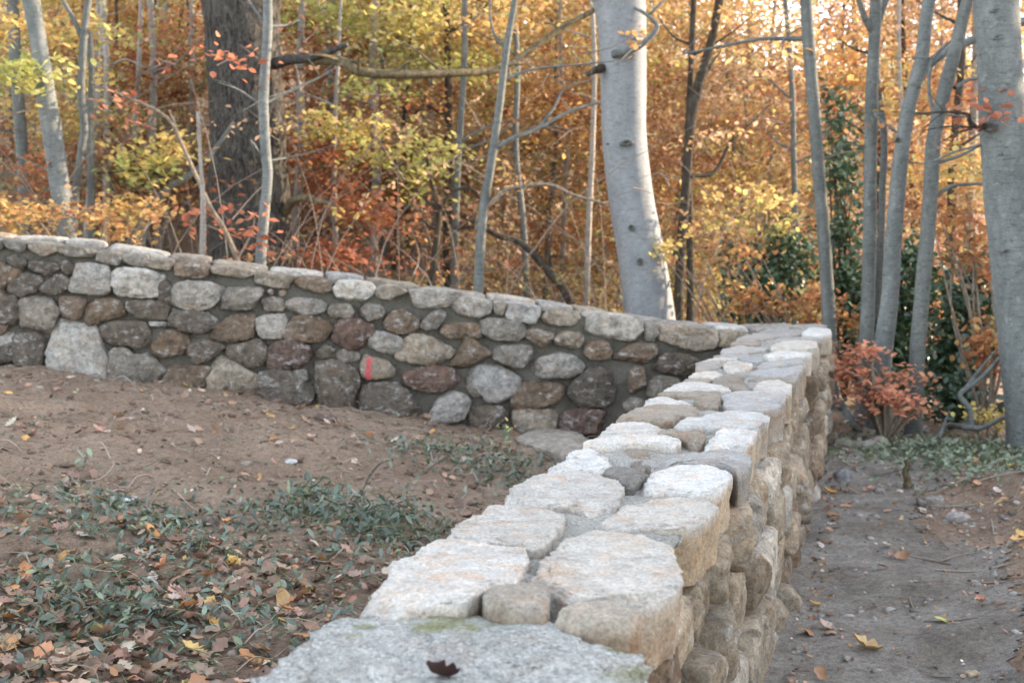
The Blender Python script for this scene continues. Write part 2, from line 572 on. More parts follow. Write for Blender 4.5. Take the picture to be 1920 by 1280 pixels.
# --- far run: traced stones, one list per zoomed crop (x offset, y offset)
FAR = {
 (0, 430): [
  ('c','g',[(-60,70),(20,75),(40,130),(10,165),(-60,160)]), ('c','g',[(30,80),(120,90),(215,100),(220,135),(175,190),(110,165),(50,140)]),
  ('c','t',[(235,100),(340,105),(470,120),(465,170),(430,190),(360,215),(290,195),(235,150)]),
  ('c','g',[(465,130),(560,125),(700,145),(780,180),(760,225),(690,220),(600,225),(530,205),(470,180)]),
  ('c','g',[(790,165),(960,182),(985,215),(960,285),(850,280),(775,250)]), ('c','g',[(985,200),(1050,190),(1170,212),(1180,260),(1160,305),(1060,285),(975,260)]),
  ('f','d',[(75,230),(130,210),(210,240),(205,290),(170,320),(120,310),(80,265)]), ('f','d',[(245,265),(330,250),(470,265),(465,310),(390,365),(340,345),(250,310)]),
  ('f','d',[(480,260),(540,250),(600,300),(605,340),(560,365),(500,330)]), ('f','w',[(615,300),(720,285),(850,310),(870,380),(870,480),(830,510),(700,495),(580,480),(555,430),(600,370)]),
  ('f','W',[(925,350),(1000,320),(1150,320),(1290,370),(1285,430),(1250,520),(1100,530),(970,520),(925,430)]), ('f','b',[(-40,270),(70,290),(90,350),(50,430),(20,490),(-40,490)]),
  ('f','d',[(65,460),(150,370),(220,350),(330,380),(340,430),(300,480),(200,525),(150,510),(70,490)]), ('f','d',[(350,420),(440,370),(520,360),(545,430),(520,480),(430,510),(345,485)]),
  ('f','d',[(-40,540),(140,545),(155,580),(140,700),(110,750),(-40,750)]), ('f','g',[(185,555),(290,555),(390,560),(460,650),(430,720),(400,800),(350,805),(250,775),(185,770),(180,650)]),
  ('f','b',[(485,545),(660,545),(680,580),(650,680),(600,705),(490,690)]), ('f','b',[(700,620),(760,570),(880,555),(970,590),(985,660),(960,695),(830,710),(740,755),(705,700)]),
  ('f','d',[(1030,590),(1100,565),(1280,580),(1330,620),(1320,700),(1250,715),(1110,690),(1030,640)]),
  ('f','W',[(445,790),(480,725),(600,730),(640,770),(740,790),(780,870),(820,970),(860,1060),(820,1170),(700,1185),(590,1170),(430,1135),(415,1000),(430,930)]),
  ('f','d',[(835,780),(910,745),(1050,735),(1150,750),(1195,850),(1170,900),(1100,930),(1000,915),(900,915),(845,850)]), ('f','w',[(-40,840),(90,825),(130,860),(125,960),(100,1000),(-40,1005)]),
  ('f','d',[(135,850),(290,830),(350,890),(360,1000),(330,1070),(240,1090),(140,1060)]), ('f','g',[(920,975),(1030,970),(1080,1020),(1200,1000),(1250,1080),(1330,1130),(1290,1230),(1180,1240),(1040,1230),(910,1190),(905,1100)])],
 (280, 450): [
  ('c','t',[(-60,150),(30,145),(180,155),(200,200),(190,240),(60,230),(-60,200)]), ('c','b',[(210,185),(300,175),(420,180),(480,215),(480,270),(430,300),(300,305),(210,280)]),
  ('c','t',[(495,210),(640,205),(820,240),(850,270),(760,305),(640,285),(500,260)]), ('c','t',[(850,255),(1000,260),(1140,285),(1180,300),(1120,340),(1115,395),(980,370),(840,340)]),
  ('c','b',[(1150,330),(1215,290),(1375,300),(1465,340),(1455,400),(1375,425),(1235,395)]), ('f','d',[(85,360),(130,330),(180,360),(190,480),(150,525),(80,510)]),
  ('f','w',[(200,370),(320,340),(470,350),(575,390),(540,460),(460,550),(330,535),(190,505)]), ('f','g',[(580,410),(690,385),(860,390),(885,420),(790,550),(650,535),(540,530)]),
  ('f','g',[(910,480),(970,455),(1060,470),(1090,530),(1050,560),(940,555)]), ('f','w',[(1105,500),(1200,465),(1340,480),(1400,520),(1380,560),(1300,585),(1180,580),(1105,545)]),
  ('f','d',[(175,650),(210,560),(330,570),(480,590),(540,640),(510,690),(400,725),(250,705),(170,690)]), ('f','b',[(505,730),(620,640),(700,590),(820,590),(815,690),(815,740),(800,770),(680,795),(560,790),(510,760)]),
  ('f','w',[(855,650),(920,610),(1060,600),(1095,640),(1090,740),(1020,770),(910,765),(870,700)]), ('f','b',[(1110,720),(1150,640),(1260,600),(1400,640),(1455,700),(1440,770),(1330,800),(1200,805),(1115,780)]),
  ('f','W',[(0,650),(140,655),(130,690),(20,680)]), ('f','b',[(40,840),(110,740),(240,730),(300,770),(300,890),(220,900),(110,925),(50,890)]),
  ('f','d',[(325,810),(400,795),(560,825),(600,850),(560,890),(460,950),(390,975),(330,930)]), ('f','d',[(625,850),(760,830),(870,790),(930,850),(935,920),(900,980),(800,1010),(680,960),(630,900)]),
  ('f','r',[(955,880),(1040,815),(1160,820),(1270,860),(1280,930),(1200,1000),(1060,1030),(970,990)]), ('f','b',[(145,1010),(300,1005),(470,1020),(475,1080),(430,1170),(300,1190),(150,1180),(135,1090)]),
  ('f','t',[(530,1000),(600,940),(680,990),(760,1040),(850,1085),(840,1180),(800,1260),(640,1230),(500,1200),(490,1100)]), ('f','d',[(890,1080),(1000,1050),(1130,1060),(1190,1130),(1260,1150),(1290,1200),(1240,1310),(880,1290)]),
  ('f','g',[(1160,1050),(1240,1030),(1265,1090),(1230,1125),(1180,1110)]), ('f','t',[(1040,410),(1070,398),(1092,415),(1075,445),(1045,445)]), ('f','b',[(950,400),(980,390),(995,410),(985,440),(955,435)])],
 (560, 490): [
  ('c','W',[(270,220),(320,160),(440,155),(590,175),(620,210),(600,260),(500,320),(400,320),(300,280)]), ('c','t',[(615,220),(680,195),(800,195),(880,245),(800,275),(720,310),(620,280)]),
  ('c','w',[(885,235),(1000,220),(1150,230),(1300,250),(1280,300),(1200,360),(1080,370),(940,370),(900,290)]), ('f','g',[(235,390),(280,340),(400,345),(430,400),(410,440),(270,435)]),
  ('f','g',[(495,390),(560,340),(640,350),(685,400),(660,430),(560,470),(510,430)]), ('f','b',[(700,480),(750,410),(830,390),(950,450),(955,520),(900,555),(780,565),(710,530)]),
  ('f','g',[(985,490),(1050,420),(1130,380),(1170,420),(1120,500),(1080,545),(990,540)]), ('f','r',[(290,560),(320,490),(380,455),(500,480),(570,510),(570,580),(530,660),(450,690),(350,670),(290,640)]),
  ('f','w',[(565,650),(600,560),(720,575),(810,620),(820,690),(770,725),(670,715),(580,680)]), ('f','t',[(800,720),(890,600),(980,590),(1100,640),(1230,710),(1200,750),(1120,790),(1050,825),(920,790),(820,770)]),
  ('f','d',[(140,720),(210,665),(290,690),(290,760),(160,770)]), ('f','g',[(300,730),(370,700),(475,730),(470,780),(390,800),(320,780)]),
  ('P','t',[(485,800),(520,740),(620,760),(700,780),(780,860),(770,910),(700,945),(540,945),(490,920)]), ('f','d',[(160,800),(260,790),(380,830),(460,900),(450,1000),(400,1150),(300,1190),(150,1130),(150,950)]),
  ('f','d',[(520,1060),(545,990),(760,980),(850,1040),(940,1160),(950,1260),(760,1240),(520,1220)]), ('f','r',[(850,910),(950,860),(1050,845),(1180,850),(1260,910),(1230,980),(1150,1020),(1020,1025),(900,980)]),
  ('f','g',[(-40,870),(60,870),(70,930),(30,955),(-40,940)]), ('f','d',[(-60,1010),(40,1000),(60,1080),(20,1140),(-60,1140)])],
 (840, 530): [
  ('f','b',[(10,650),(100,540),(120,470),(160,450),(330,560),(250,600),(130,670)]), ('c','w',[(20,190),(70,125),(170,110),(330,140),(355,190),(320,240),(240,280),(120,270),(50,230)]),
  ('c','g',[(360,150),(440,145),(465,180),(430,260),(380,255),(358,200)]), ('c','w',[(465,165),(560,160),(735,185),(725,260),(680,330),(580,305),(460,295)]),
  ('c','t',[(750,270),(800,215),(900,205),(1040,235),(1050,280),(990,340),(860,340),(760,310)]), ('c','W',[(1060,290),(1120,240),(1280,245),(1480,275),(1560,310),(1550,400),(1480,460),(1300,445),(1150,410),(1065,340)]),
  ('f','b',[(-30,350),(60,325),(200,330),(260,380),(240,430),(0,435),(-40,400)]), ('f','g',[(280,330),(340,290),(450,300),(600,330),(610,400),(530,450),(400,450),(290,400)]),
  ('f','b',[(630,400),(680,365),(830,400),(830,450),(750,505),(700,480),(640,440)]), ('f','t',[(860,440),(920,395),(1050,395),(1080,440),(1030,510),(940,505),(870,480)]),
  ('f','b',[(1100,520),(1140,470),(1260,475),(1290,540),(1270,600),(1150,600),(1100,570)]), ('f','g',[(345,575),(430,505),(640,505),(660,560),(620,640),(530,665),(430,620)]),
  ('f','w',[(690,690),(730,620),(820,590),(900,570),(1000,600),(1070,650),(1040,700),(960,745),(800,745),(690,735)]), ('f','w',[(175,770),(220,700),(290,660),(420,680),(540,760),(545,810),(490,880),(400,925),(320,925),(250,850),(180,830)]),
  ('f','g',[(140,830),(180,825),(235,855),(255,900),(200,905)]), ('f','b',[(530,940),(570,830),(620,800),(780,810),(930,810),(900,880),(840,930),(800,980),(560,995)]),
  ('f','d',[(985,850),(1040,770),(1120,700),(1200,680),(1280,730),(1310,830),(1300,940),(1200,965),(1060,950),(990,920)]), ('f','w',[(-140,1070),(-70,930),(20,880),(120,905),(165,960),(100,1080),(-120,1110)]),
  ('f','d',[(180,1050),(240,990),(380,970),(460,1030),(440,1080),(370,1160),(330,1150),(200,1120)]), ('f','t',[(540,1030),(640,1010),(850,1025),(850,1100),(820,1230),(700,1220),(560,1180),(540,1090)]),
  ('f','r',[(900,1130),(930,1040),(1080,1015),(1220,1030),(1220,1100),(1200,1220),(900,1220)]), ('f','g',[(1060,985),(1100,970),(1155,985),(1130,1005),(1075,1005)])],
 (1120, 560): [
  ('c','g',[(375,205),(470,195),(490,250),(450,340),(375,330)]), ('c','t',[(490,260),(530,205),(700,215),(950,245),(960,320),(930,390),(790,415),(680,390),(560,350),(490,330)]),
  ('c','t',[(955,320),(1000,270),(1100,255),(1200,280),(1240,320),(1150,385),(960,380)]), ('f','b',[(150,450),(210,400),(330,345),(430,370),(440,440),(360,505),(270,495),(160,480)]),
  ('f','d',[(460,560),(530,440),(690,450),(800,490),(790,560),(720,600),(600,580)]), ('f','b',[(250,590),(300,545),(360,560),(370,700),(330,745),(260,730)]),
  ('f','g',[(410,680),(480,620),(620,630),(660,660),(560,720),(490,770),(420,760)]), ('f','g',[(210,840),(290,790),(370,820),(360,880),(240,900)]), ('f','d',[(560,790),(700,740),(830,760),(820,830),(640,860)])],
}
s_end = (corner - FACE0).dot(FA)
TOPL = [(-140, 441), (0, 452), (110, 456), (190, 464), (280, 482), (400, 496), (480, 508), (560, 516), (660, 526), (760, 540), (850, 553), (950, 565), (1080, 583), (1200, 600), (1320, 615), (1410, 622)]
tl = np.array([fuv(*p) for p in TOPL])


def ztop(s): return float(np.interp(s, tl[:, 0], tl[:, 1]))


def face_grid(mb, org, A, N, ss, hs, zt, zb, amp, seed, top=True):
    """a rough vertical face: ss along A, hs 0..1 between zb(s) and zt(s)"""
    V = []
    for s in ss:
        for h in hs:
            z = zb(s) + (zt(s) - zb(s)) * h
            p = org + A * s; q = Vector((p.x, p.y, z))
            V.append(q + N * (fr((s * 5 + seed, z * 5, seed), 4) * amp + fr((s * 24 + seed, z * 24, seed), 3) * amp * .42))
    n = len(hs); m = len(ss)
    i = np.arange((m - 1) * (n - 1)); a = (i // (n - 1)) * n + i % (n - 1)
    f = np.stack([a, a + n, a + n + 1, a + 1], 1)
    mb.add(np.array([tuple(v) for v in V]), f)


TH = .50
mb = MB()
ss = np.linspace(-3.0, s_end + .25, 300)
zb = lambda s: ztop(s) - 1.35
face_grid(mb, FACE0 - FN * .012, FA, FN, ss, np.linspace(0, 1, 46), lambda s: ztop(s) - .03, zb, .026, 3.0)
face_grid(mb, FACE0 - FN * TH, FA, -FN, ss[::-1], np.linspace(0, 1, 10), lambda s: ztop(s) - .03, zb, .022, 9.0)
V = []
for s in ss:
    for k in np.linspace(0, 1, 9):
        p = FACE0 + FA * s - FN * (TH * k)
        V.append((p.x, p.y, ztop(s) - .03 + .012 * fr((s * 7, k * 4, 5), 3) + (.03 * k if 0 < k < 1 else 0)))
n = 9; i = np.arange((len(ss) - 1) * 8); a = (i // 8) * n + i % 8
mb.add(np.array(V), np.stack([a, a + n, a + n + 1, a + 1], 1))
far_core = mb.build('mortar_core', M_MORTAR, wall)

CHIPS = MB()                                    # the small wedging chips, too many and too small to count
for (ox, oy), lst in FAR.items():
    for kind, ck, poly in lst:
        pts = [fuv(ox + x / 4.26667, oy + y / 4.26667) for x, y in poly]
        cs = np.mean([p[0] for p in pts])
        size = max(np.ptp([p[0] for p in pts]), np.ptp([p[1] for p in pts]))
        org = FACE0
        if kind == 'c':
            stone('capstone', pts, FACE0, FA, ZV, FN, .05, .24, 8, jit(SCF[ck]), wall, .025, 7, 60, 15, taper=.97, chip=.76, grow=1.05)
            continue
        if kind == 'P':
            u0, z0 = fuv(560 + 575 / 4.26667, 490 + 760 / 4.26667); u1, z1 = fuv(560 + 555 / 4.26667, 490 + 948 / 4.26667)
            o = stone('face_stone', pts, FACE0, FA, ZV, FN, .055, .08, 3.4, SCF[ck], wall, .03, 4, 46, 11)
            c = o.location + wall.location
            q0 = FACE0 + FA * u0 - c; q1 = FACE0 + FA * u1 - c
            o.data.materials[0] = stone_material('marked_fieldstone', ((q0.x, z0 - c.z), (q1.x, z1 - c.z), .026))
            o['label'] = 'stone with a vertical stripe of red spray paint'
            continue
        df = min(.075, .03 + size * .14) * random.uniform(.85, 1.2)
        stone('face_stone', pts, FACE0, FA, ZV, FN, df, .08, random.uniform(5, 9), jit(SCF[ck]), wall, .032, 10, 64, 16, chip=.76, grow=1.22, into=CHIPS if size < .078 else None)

def rubble(s0, s1, z_lo, into):
    """rows of face stones where the run carries on out of sight"""
    zz = .13
    while zz < z_lo:
        rh = random.uniform(.14, .2); s_ = s0
        while s_ < s1:
            w = random.uniform(.16, .32); zc = ztop(s_ + w / 2) - zz - rh / 2
            poly = []
            for q in range(7):
                an = q * 2 * math.pi / 7 + random.uniform(-.25, .25); ca, sa = math.cos(an), math.sin(an)
                rr = (abs(ca) ** 3.5 + abs(sa) ** 3.5) ** (-1 / 3.5) * random.uniform(.88, 1.05)
                poly.append((s_ + w / 2 + ca * rr * w * .47, zc + sa * rr * rh * .47))
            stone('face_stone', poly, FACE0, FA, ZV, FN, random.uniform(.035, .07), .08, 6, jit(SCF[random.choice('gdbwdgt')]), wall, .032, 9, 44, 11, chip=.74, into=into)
            s_ += w
        zz += rh


rubble(-3.0, tl[1][0] - .06, 1.0, CHIPS)
for (px, py, w, h) in ((1262, 770, 60, 44), (1330, 760, 66, 48), (1390, 730, 60, 40), (1225, 790, 50, 40), (1290, 815, 60, 40), (1355, 815, 66, 44), (1235, 835, 60, 36), (1415, 780, 50, 44), (1390, 860, 70, 40), (1310, 862, 70, 40)):
    pts = [fuv(px + math.cos(q * .9) * w / 2 * random.uniform(.9, 1.1), py - math.sin(q * .9) * h / 2 * random.uniform(.9, 1.1)) for q in range(7)]
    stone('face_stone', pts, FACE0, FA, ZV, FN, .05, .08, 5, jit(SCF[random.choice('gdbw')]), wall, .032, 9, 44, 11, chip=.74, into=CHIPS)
s_ = -3.0
while s_ < tl[0][0] - .02:
    w = min(random.uniform(.25, .42), tl[0][0] + .02 - s_); z0 = ztop(s_)
    stone('capstone', [(s_ + .01, z0 - .12), (s_ + w - .01, z0 - .125), (s_ + w - .005, z0 - .01), (s_ + w / 2, z0), (s_ + .01, z0 - .01)], FACE0, FA, ZV, FN, .05, .46, 8, jit(SCF['t']), wall, .025, 6, 40, 10, taper=.97, chip=.8, into=CHIPS)
    s_ += w
o = CHIPS.build('face_stone', M_STONE, wall); tag(o, kind='stuff')
# flat cap slabs on the back half of the far run
s = -.6
while s < s_end + .1:
    w = random.uniform(.24, .46)
    lift = .034 - .020 * min(1, max(0, s / s_end))
    z0 = ztop(s + w / 2)
    sl = (ztop(s + w) - ztop(s)) / w
    A3 = Vector((FA.x, FA.y, sl)).normalized()
    d0, d1 = random.uniform(.16, .22), random.uniform(.47, .56)
    j = lambda k: random.uniform(-k, k)
    poly = [(.008, d0 + j(.03)), (w * .5, d0 + j(.02)), (w - .012, d0 + j(.03)), (w - .005, (d0 + d1) / 2), (w - .02, d1 + j(.02)), (w * .5, d1 + j(.02)), (.015, d1 + j(.03)), (.004, (d0 + d1) / 2)]
    org = FACE0 + FA * s + Vector((0, 0, z0 - sl * w / 2 + lift - .035 + j(.006)))
    stone('capstone', poly, org, A3, -FN, A3.cross(-FN), .035, .07, 5, jit(SCF[random.choice('twwtW')]), wall, .02, 3, 40, 9)
    s += w

# --- near run
def nuv(px, py, drop=0.0):
    p = hit(px, py, TOPP - NRM * drop, NRM) - TOPP
    return (p.dot(LAT), p.dot(DIR))


H, F_, G = (640, 840, 2.9083), (940, 820, 3.5556), (1100, 600, 4.0)
NEAR = [
 (H,'W',[(105,880),(170,760),(330,660),(420,620),(470,565),(540,540),(700,555),(900,555),(1000,590),(1015,640),(960,770),(900,790),(770,830),(680,880),(480,890),(280,915),(130,930)],6),
 (H,'T',[(765,840),(880,795),(1110,805),(1135,870),(1125,930),(950,930),(780,890)],6),
 (H,'T',[(1130,945),(1260,880),(1480,865),(1625,885),(1640,960),(1550,985),(1345,975)],6),
 (F_,'W',[(165,980),(300,850),(380,755),(600,650),(740,640),(1060,695),(1150,780),(1190,960),(1170,1050),(1000,1130),(880,1130),(700,1120),(480,1130),(330,1060),(200,1030)],5),
 (H,'W',[(540,535),(680,420),(775,385),(800,345),(1000,340),(1200,345),(1230,400),(1190,470),(1120,560),(1030,590),(880,555),(700,550)],6),
 (F_,'W',[(0,480),(80,370),(200,300),(330,250),(500,240),(640,290),(760,320),(830,380),(820,420),(760,490),(680,540),(590,565),(540,530),(430,490),(250,490),(100,485)],5),
 (F_,'W',[(595,590),(680,510),(880,420),(1100,405),(1400,410),(1460,430),(1390,540),(1300,600),(1150,620),(950,625),(700,635),(610,630)],7),
 (F_,'W',[(900,400),(930,330),(1020,240),(1120,210),(1300,215),(1490,220),(1540,270),(1450,400),(1300,410),(1130,400),(1000,410)],7),
 (G,'w',[(500,1110),(560,1060),(700,1045),(950,1025),(1100,1015),(1210,1050),(1235,1110),(1140,1180),(1060,1140),(860,1120),(700,1110),(560,1130)],5),
 (F_,'W',[(270,260),(340,200),(440,150),(460,110),(530,85),(670,80),(720,160),(740,210),(660,280),(600,250),(470,240)],6),
 (F_,'g',[(680,260),(780,210),(950,230),(960,290),(850,390),(820,360),(720,310)],5),
 (F_,'t',[(780,120),(860,80),(960,90),(1000,140),(960,165),(850,150)],3), (F_,'g',[(850,190),(930,155),(1000,200),(1000,260),(950,240)],3),
 (G,'W',[(80,890),(140,820),(280,795),(420,795),(560,830),(610,850),(560,880),(420,890),(200,890)],5), (G,'W',[(-40,960),(80,895),(300,890),(520,890),(680,910),(710,960),(650,985),(400,965),(150,975),(0,965)],6),
 (G,'t',[(530,890),(600,870),(700,880),(860,860),(895,900),(870,950),(790,965),(700,920)],4), (G,'W',[(870,1010),(930,940),(1000,870),(1130,870),(1275,890),(1240,950),(1200,1000),(1000,1010)],6),
 (G,'W',[(650,850),(730,790),(900,760),(1080,730),(1270,720),(1370,780),(1300,840),(1240,855),(1050,855),(850,850),(760,855)],5), (G,'t',[(205,800),(300,740),(440,680),(600,665),(760,670),(850,740),(800,770),(690,760),(640,800),(420,790),(300,785)],5),
 (G,'W',[(425,660),(470,600),(550,585),(700,600),(800,630),(780,655),(600,665),(430,675)],4), (G,'t',[(800,640),(850,605),(990,595),(1005,630),(980,690),(870,670)],5),
 (G,'w',[(1015,650),(1020,590),(1130,555),(1300,565),(1480,570),(1495,610),(1440,690),(1200,720),(1050,690)],6), (G,'W',[(570,545),(640,500),(760,475),(950,490),(1080,530),(1050,550),(900,555),(700,550)],5),
 (G,'t',[(520,575),(600,560),(780,560),(1000,555),(1010,585),(860,605),(700,590)],4), (G,'W',[(1250,520),(1310,480),(1440,470),(1530,500),(1540,560),(1400,560),(1270,550)],5),
 (G,'t',[(930,480),(1000,430),(1130,405),(1200,430),(1150,470),(1240,520),(1220,550),(1100,535),(1000,500)],4), (G,'w',[(1200,410),(1290,370),(1450,360),(1620,350),(1600,400),(1570,430),(1400,430),(1250,425)],5),
 (G,'t',[(1200,450),(1400,437),(1570,440),(1560,480),(1450,470),(1300,480)],4), (G,'W',[(755,430),(830,395),(950,385),(1020,410),(980,435),(850,435)],4), (G,'t',[(690,470),(780,440),(900,440),(940,460),(900,480),(750,475)],4),
 (G,'w',[(810,380),(850,330),(1000,320),(1020,375),(900,385)],4), (G,'W',[(1020,350),(1100,320),(1240,350),(1230,380),(1100,400),(1030,390)],4), (G,'W',[(850,325),(960,300),(1160,290),(1180,310),(1050,318)],4),
 (G,'w',[(930,290),(1060,265),(1180,270),(1330,300),(1310,330),(1180,320),(1080,298)],4), (G,'w',[(1250,370),(1330,330),(1500,305),(1640,295),(1650,335),(1500,350),(1350,365)],4), (G,'W',[(1310,275),(1420,253),(1600,253),(1700,270),(1650,292),(1480,300),(1350,300)],4),
 (G,'w',[(990,250),(1060,215),(1200,205),(1350,220),(1330,245),(1150,260)],4), (G,'W',[(1370,230),(1440,195),(1600,175),(1720,190),(1740,240),(1600,248),(1430,245)],4), (G,'t',[(1080,197),(1120,178),(1250,175),(1310,190),(1290,203),(1150,210)],4),
 (G,'w',[(1330,175),(1500,150),(1750,140),(1765,170),(1600,167),(1420,185)],4), (G,'w',[(1110,170),(1160,140),(1300,128),(1420,140),(1380,162),(1200,173)],4), (G,'w',[(1190,120),(1300,100),(1600,100),(1610,118),(1430,132),(1300,124)],4),
 (G,'W',[(1610,130),(1640,85),(1730,70),(1830,90),(1835,130),(1700,135)],4), (G,'w',[(1320,97),(1350,72),(1480,66),(1595,80),(1590,97),(1400,97)],4),
]
mb = MB()
D0, D1 = -1.2, (corner - TOPP).dot(DIR) + 1.05
ss = np.linspace(D0, D1, 260)
top0 = lambda s, a: TOPP + DIR * s + LAT * a
V = []
prof = [(AL + .03, -1.3), (AL + .03, -.7), (AL + .03, -.35), (AL + .03, -.04)] + [(AL + .03 + (AR - AL - .06) * k, -.004) for k in np.linspace(.03, .97, 14)] + [(AR - .08, -.05)] + [(AR - .125 + .02 * k, -.08 - 1.25 * k) for k in np.linspace(.06, 1, 16)]
for s in ss:
    for (a_, h) in prof:
        p = top0(s, a_) + NRM * h
        q = fr((p.x * 9, p.y * 9, p.z * 9), 5)
        if h > -.03: p = p + NRM * (q * .016 - .14 * (1 - float(sst(1.98, 2.06, s))))
        else: p = p + LAT * (q * .022) * (1 if a_ > -.6 else -1)
        V.append(tuple(p))
n = len(prof); i = np.arange((len(ss) - 1) * (n - 1)); a = (i // (n - 1)) * n + i % (n - 1)
mb.add(np.array(V), np.stack([a, a + n, a + n + 1, a + 1], 1))
e = np.array(V[-n:]); mb.add(e, np.arange(n)[None, :].copy())
near_core = mb.build('mortar_core', M_MORTAR_TOP, wall)

rise = NRM * -.018
for ni, ((ox, oy, k), ck, poly, pp) in enumerate(NEAR):
    pts = [nuv(ox + x / k, oy + y / k, -.0) for x, y in poly]
    sz = max(np.ptp([q[0] for q in pts]), np.ptp([q[1] for q in pts]))
    dist = np.mean([q[1] for q in pts])
    near = dist < 4
    c = jit(SC[ck], .13)
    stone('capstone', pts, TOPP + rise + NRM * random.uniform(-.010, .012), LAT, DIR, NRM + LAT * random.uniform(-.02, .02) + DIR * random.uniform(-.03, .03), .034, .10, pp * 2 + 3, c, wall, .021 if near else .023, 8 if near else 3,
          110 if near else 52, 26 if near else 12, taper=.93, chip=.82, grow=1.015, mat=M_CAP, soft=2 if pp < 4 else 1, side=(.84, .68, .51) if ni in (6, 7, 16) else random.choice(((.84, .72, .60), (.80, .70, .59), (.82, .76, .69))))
# the broad mossy slab at the near end, a little lower than the rest
SL = [(-540, 1290), (-290, 1080), (0, 940), (250, 890), (500, 885), (900, 935), (1150, 955), (1350, 1030), (1500, 1110), (1650, 1135), (1690, 1230), (1700, 1420), (1600, 1600), (300, 1640), (-700, 1560), (-720, 1420)]
pts = [nuv(640 + x / 2.9083, 840 + y / 2.9083, .012) for x, y in SL]
o = stone('capstone', pts, TOPP - NRM * .036, LAT, DIR, NRM, .03, .13, 7, (.48, .475, .45), wall, .03, 4, 140, 34, taper=.95, chip=.95)
oc = o.location + wall.location
ms = []
for (x, y, r_) in ((560, 965, .13), (600, 905, .10), (480, 985, .07), (690, 985, .05), (760, 905, .06), (1560, 1250, .10), (1640, 1210, .07), (940, 925, .04), (130, 985, .05), (1480, 1095, .05), (820, 965, .04), (60, 1040, .04)):
    u, v_ = nuv(640 + x / 2.9083, 840 + y / 2.9083, .010)
    q = TOPP - NRM * .010 + LAT * u + DIR * v_ - oc
    ms.append((tuple(q), r_ * .95))
o.data.materials[0] = stone_material('mossy_fieldstone', None, ms, 1.0, .25, .5)
o['label'] = 'broad grainy slab with patches of yellow-green moss'

# stones of the side face beside the path
def face_run(a0, sgn, s0, s1, rows, cols, far, rest):
    zz = -.10
    for ri, rh in enumerate(rows):
        s = s0 + random.uniform(0, .2)
        while s < s1:
            w = random.uniform(.18, .46)
            h = rh * random.uniform(.86, 1.12)
            zc = zz - rh / 2 + random.uniform(-.025, .025)
            nv = random.choice((4, 5, 5, 6, 7)); a0_ = random.uniform(0, 6.28); e = random.uniform(4, 9)
            poly = []
            for q in range(nv):
                an = a0_ + q * 2 * math.pi / nv + random.uniform(-.22, .22)
                ca, sa = math.cos(an), math.sin(an)
                rr = (abs(ca) ** e + abs(sa) ** e) ** (-1 / e) * random.uniform(.93, 1.10)
                poly.append((s + w / 2 + ca * rr * w / 2 * .97, zc + sa * rr * h / 2 * .97))
            slope = .02 * (-zz) * sgn
            org = TOPP + LAT * (a0 + slope)
            near = s < 4.5
            stone('side_stone', poly, org, DIR, NRM, LAT * sgn, random.uniform(.05, .13), .13, random.uniform(6, 11), tuple(f * q for f, q in zip((1.04, .97, .87), jit(SC[random.choice(cols)], .26))), wall, .017, 8,
                  64 if near else 44, 16 if near else 11, chip=.74, grow=.97, into=rest if s > far else None)
            s += w * .985
        zz -= rh


REST = MB()
face_run(AR - .075, 1, 1.35, D1 - .02, [.19, .22, .23, .22, .2], 'tttbttbtwb', 6.9, REST)
face_run(AL + .06, -1, 1.35, 8.6, [.17, .20, .21, .2], 'ttwgbdg', -1, REST)
o = REST.build('side_stone', M_STONE, wall); tag(o, kind='stuff')

# ------------------------------------------------------------------ trunks, branches, leaves
def catmull(P, per=6):
    P = [np.array(p, dtype=float) for p in P]
    if len(P) < 3: per = max(per, 4)
    Q = [2 * P[0] - P[1]] + P + [2 * P[-1] - P[-2]]
    out = []
    for i in range(1, len(Q) - 2):
        for k in range(per):
            t = k / per
            a, b, c, d = Q[i - 1], Q[i], Q[i + 1], Q[i + 2]
            out.append(.5 * ((2 * b) + (c - a) * t + (2 * a - 5 * b + 4 * c - d) * t * t + (3 * b - a - 3 * c + d) * t ** 3))
    out.append(P[-1])
    return np.array(out)


def tube(mb, P, rad, sides=10, per=6, lump=.05, seed=0, col=None, cap=True):
    """P: 3-D points, rad: radius at each"""
    PR = catmull([(*p, r) for p, r in zip(P, rad)], per)
    C, r = PR[:, :3], np.maximum(PR[:, 3], .0008)
    T = np.gradient(C, axis=0); T /= np.linalg.norm(T, axis=1)[:, None] + 1e-9
    ref = np.array([0, 1, 0.]) if abs(T[0][1]) < .8 else np.array([1., 0, 0])
    V = []
    for i in range(len(C)):
        x = np.cross(ref, T[i]); x /= np.linalg.norm(x) + 1e-9
        y = np.cross(T[i], x); ref = np.cross(T[i], np.cross(ref, T[i])); ref /= np.linalg.norm(ref) + 1e-9
        an = np.arange(sides) * 2 * math.pi / sides
        k = np.ones(sides)
        if lump:
            for j in range(sides):
                k[j] = 1 + lump * mn.fractal(Vector((math.cos(an[j]) * 1.3 + seed, math.sin(an[j]) * 1.3, C[i][2] * 2.2 + seed)), .8, 2, 3)
        V.append(C[i] + (np.cos(an) * k * r[i])[:, None] * x + (np.sin(an) * k * r[i])[:, None] * y)
    V = np.concatenate(V)
    n = len(C)
    i = np.arange((n - 1) * sides); a = (i // sides) * sides; j = i % sides; j2 = (j + 1) % sides
    mb.add(V, np.stack([a + j, a + j2, a + sides + j2, a + sides + j], 1), col)
    if cap and sides > 3:
        mb.add(V[-sides:], np.arange(sides)[None, :].copy(), col)


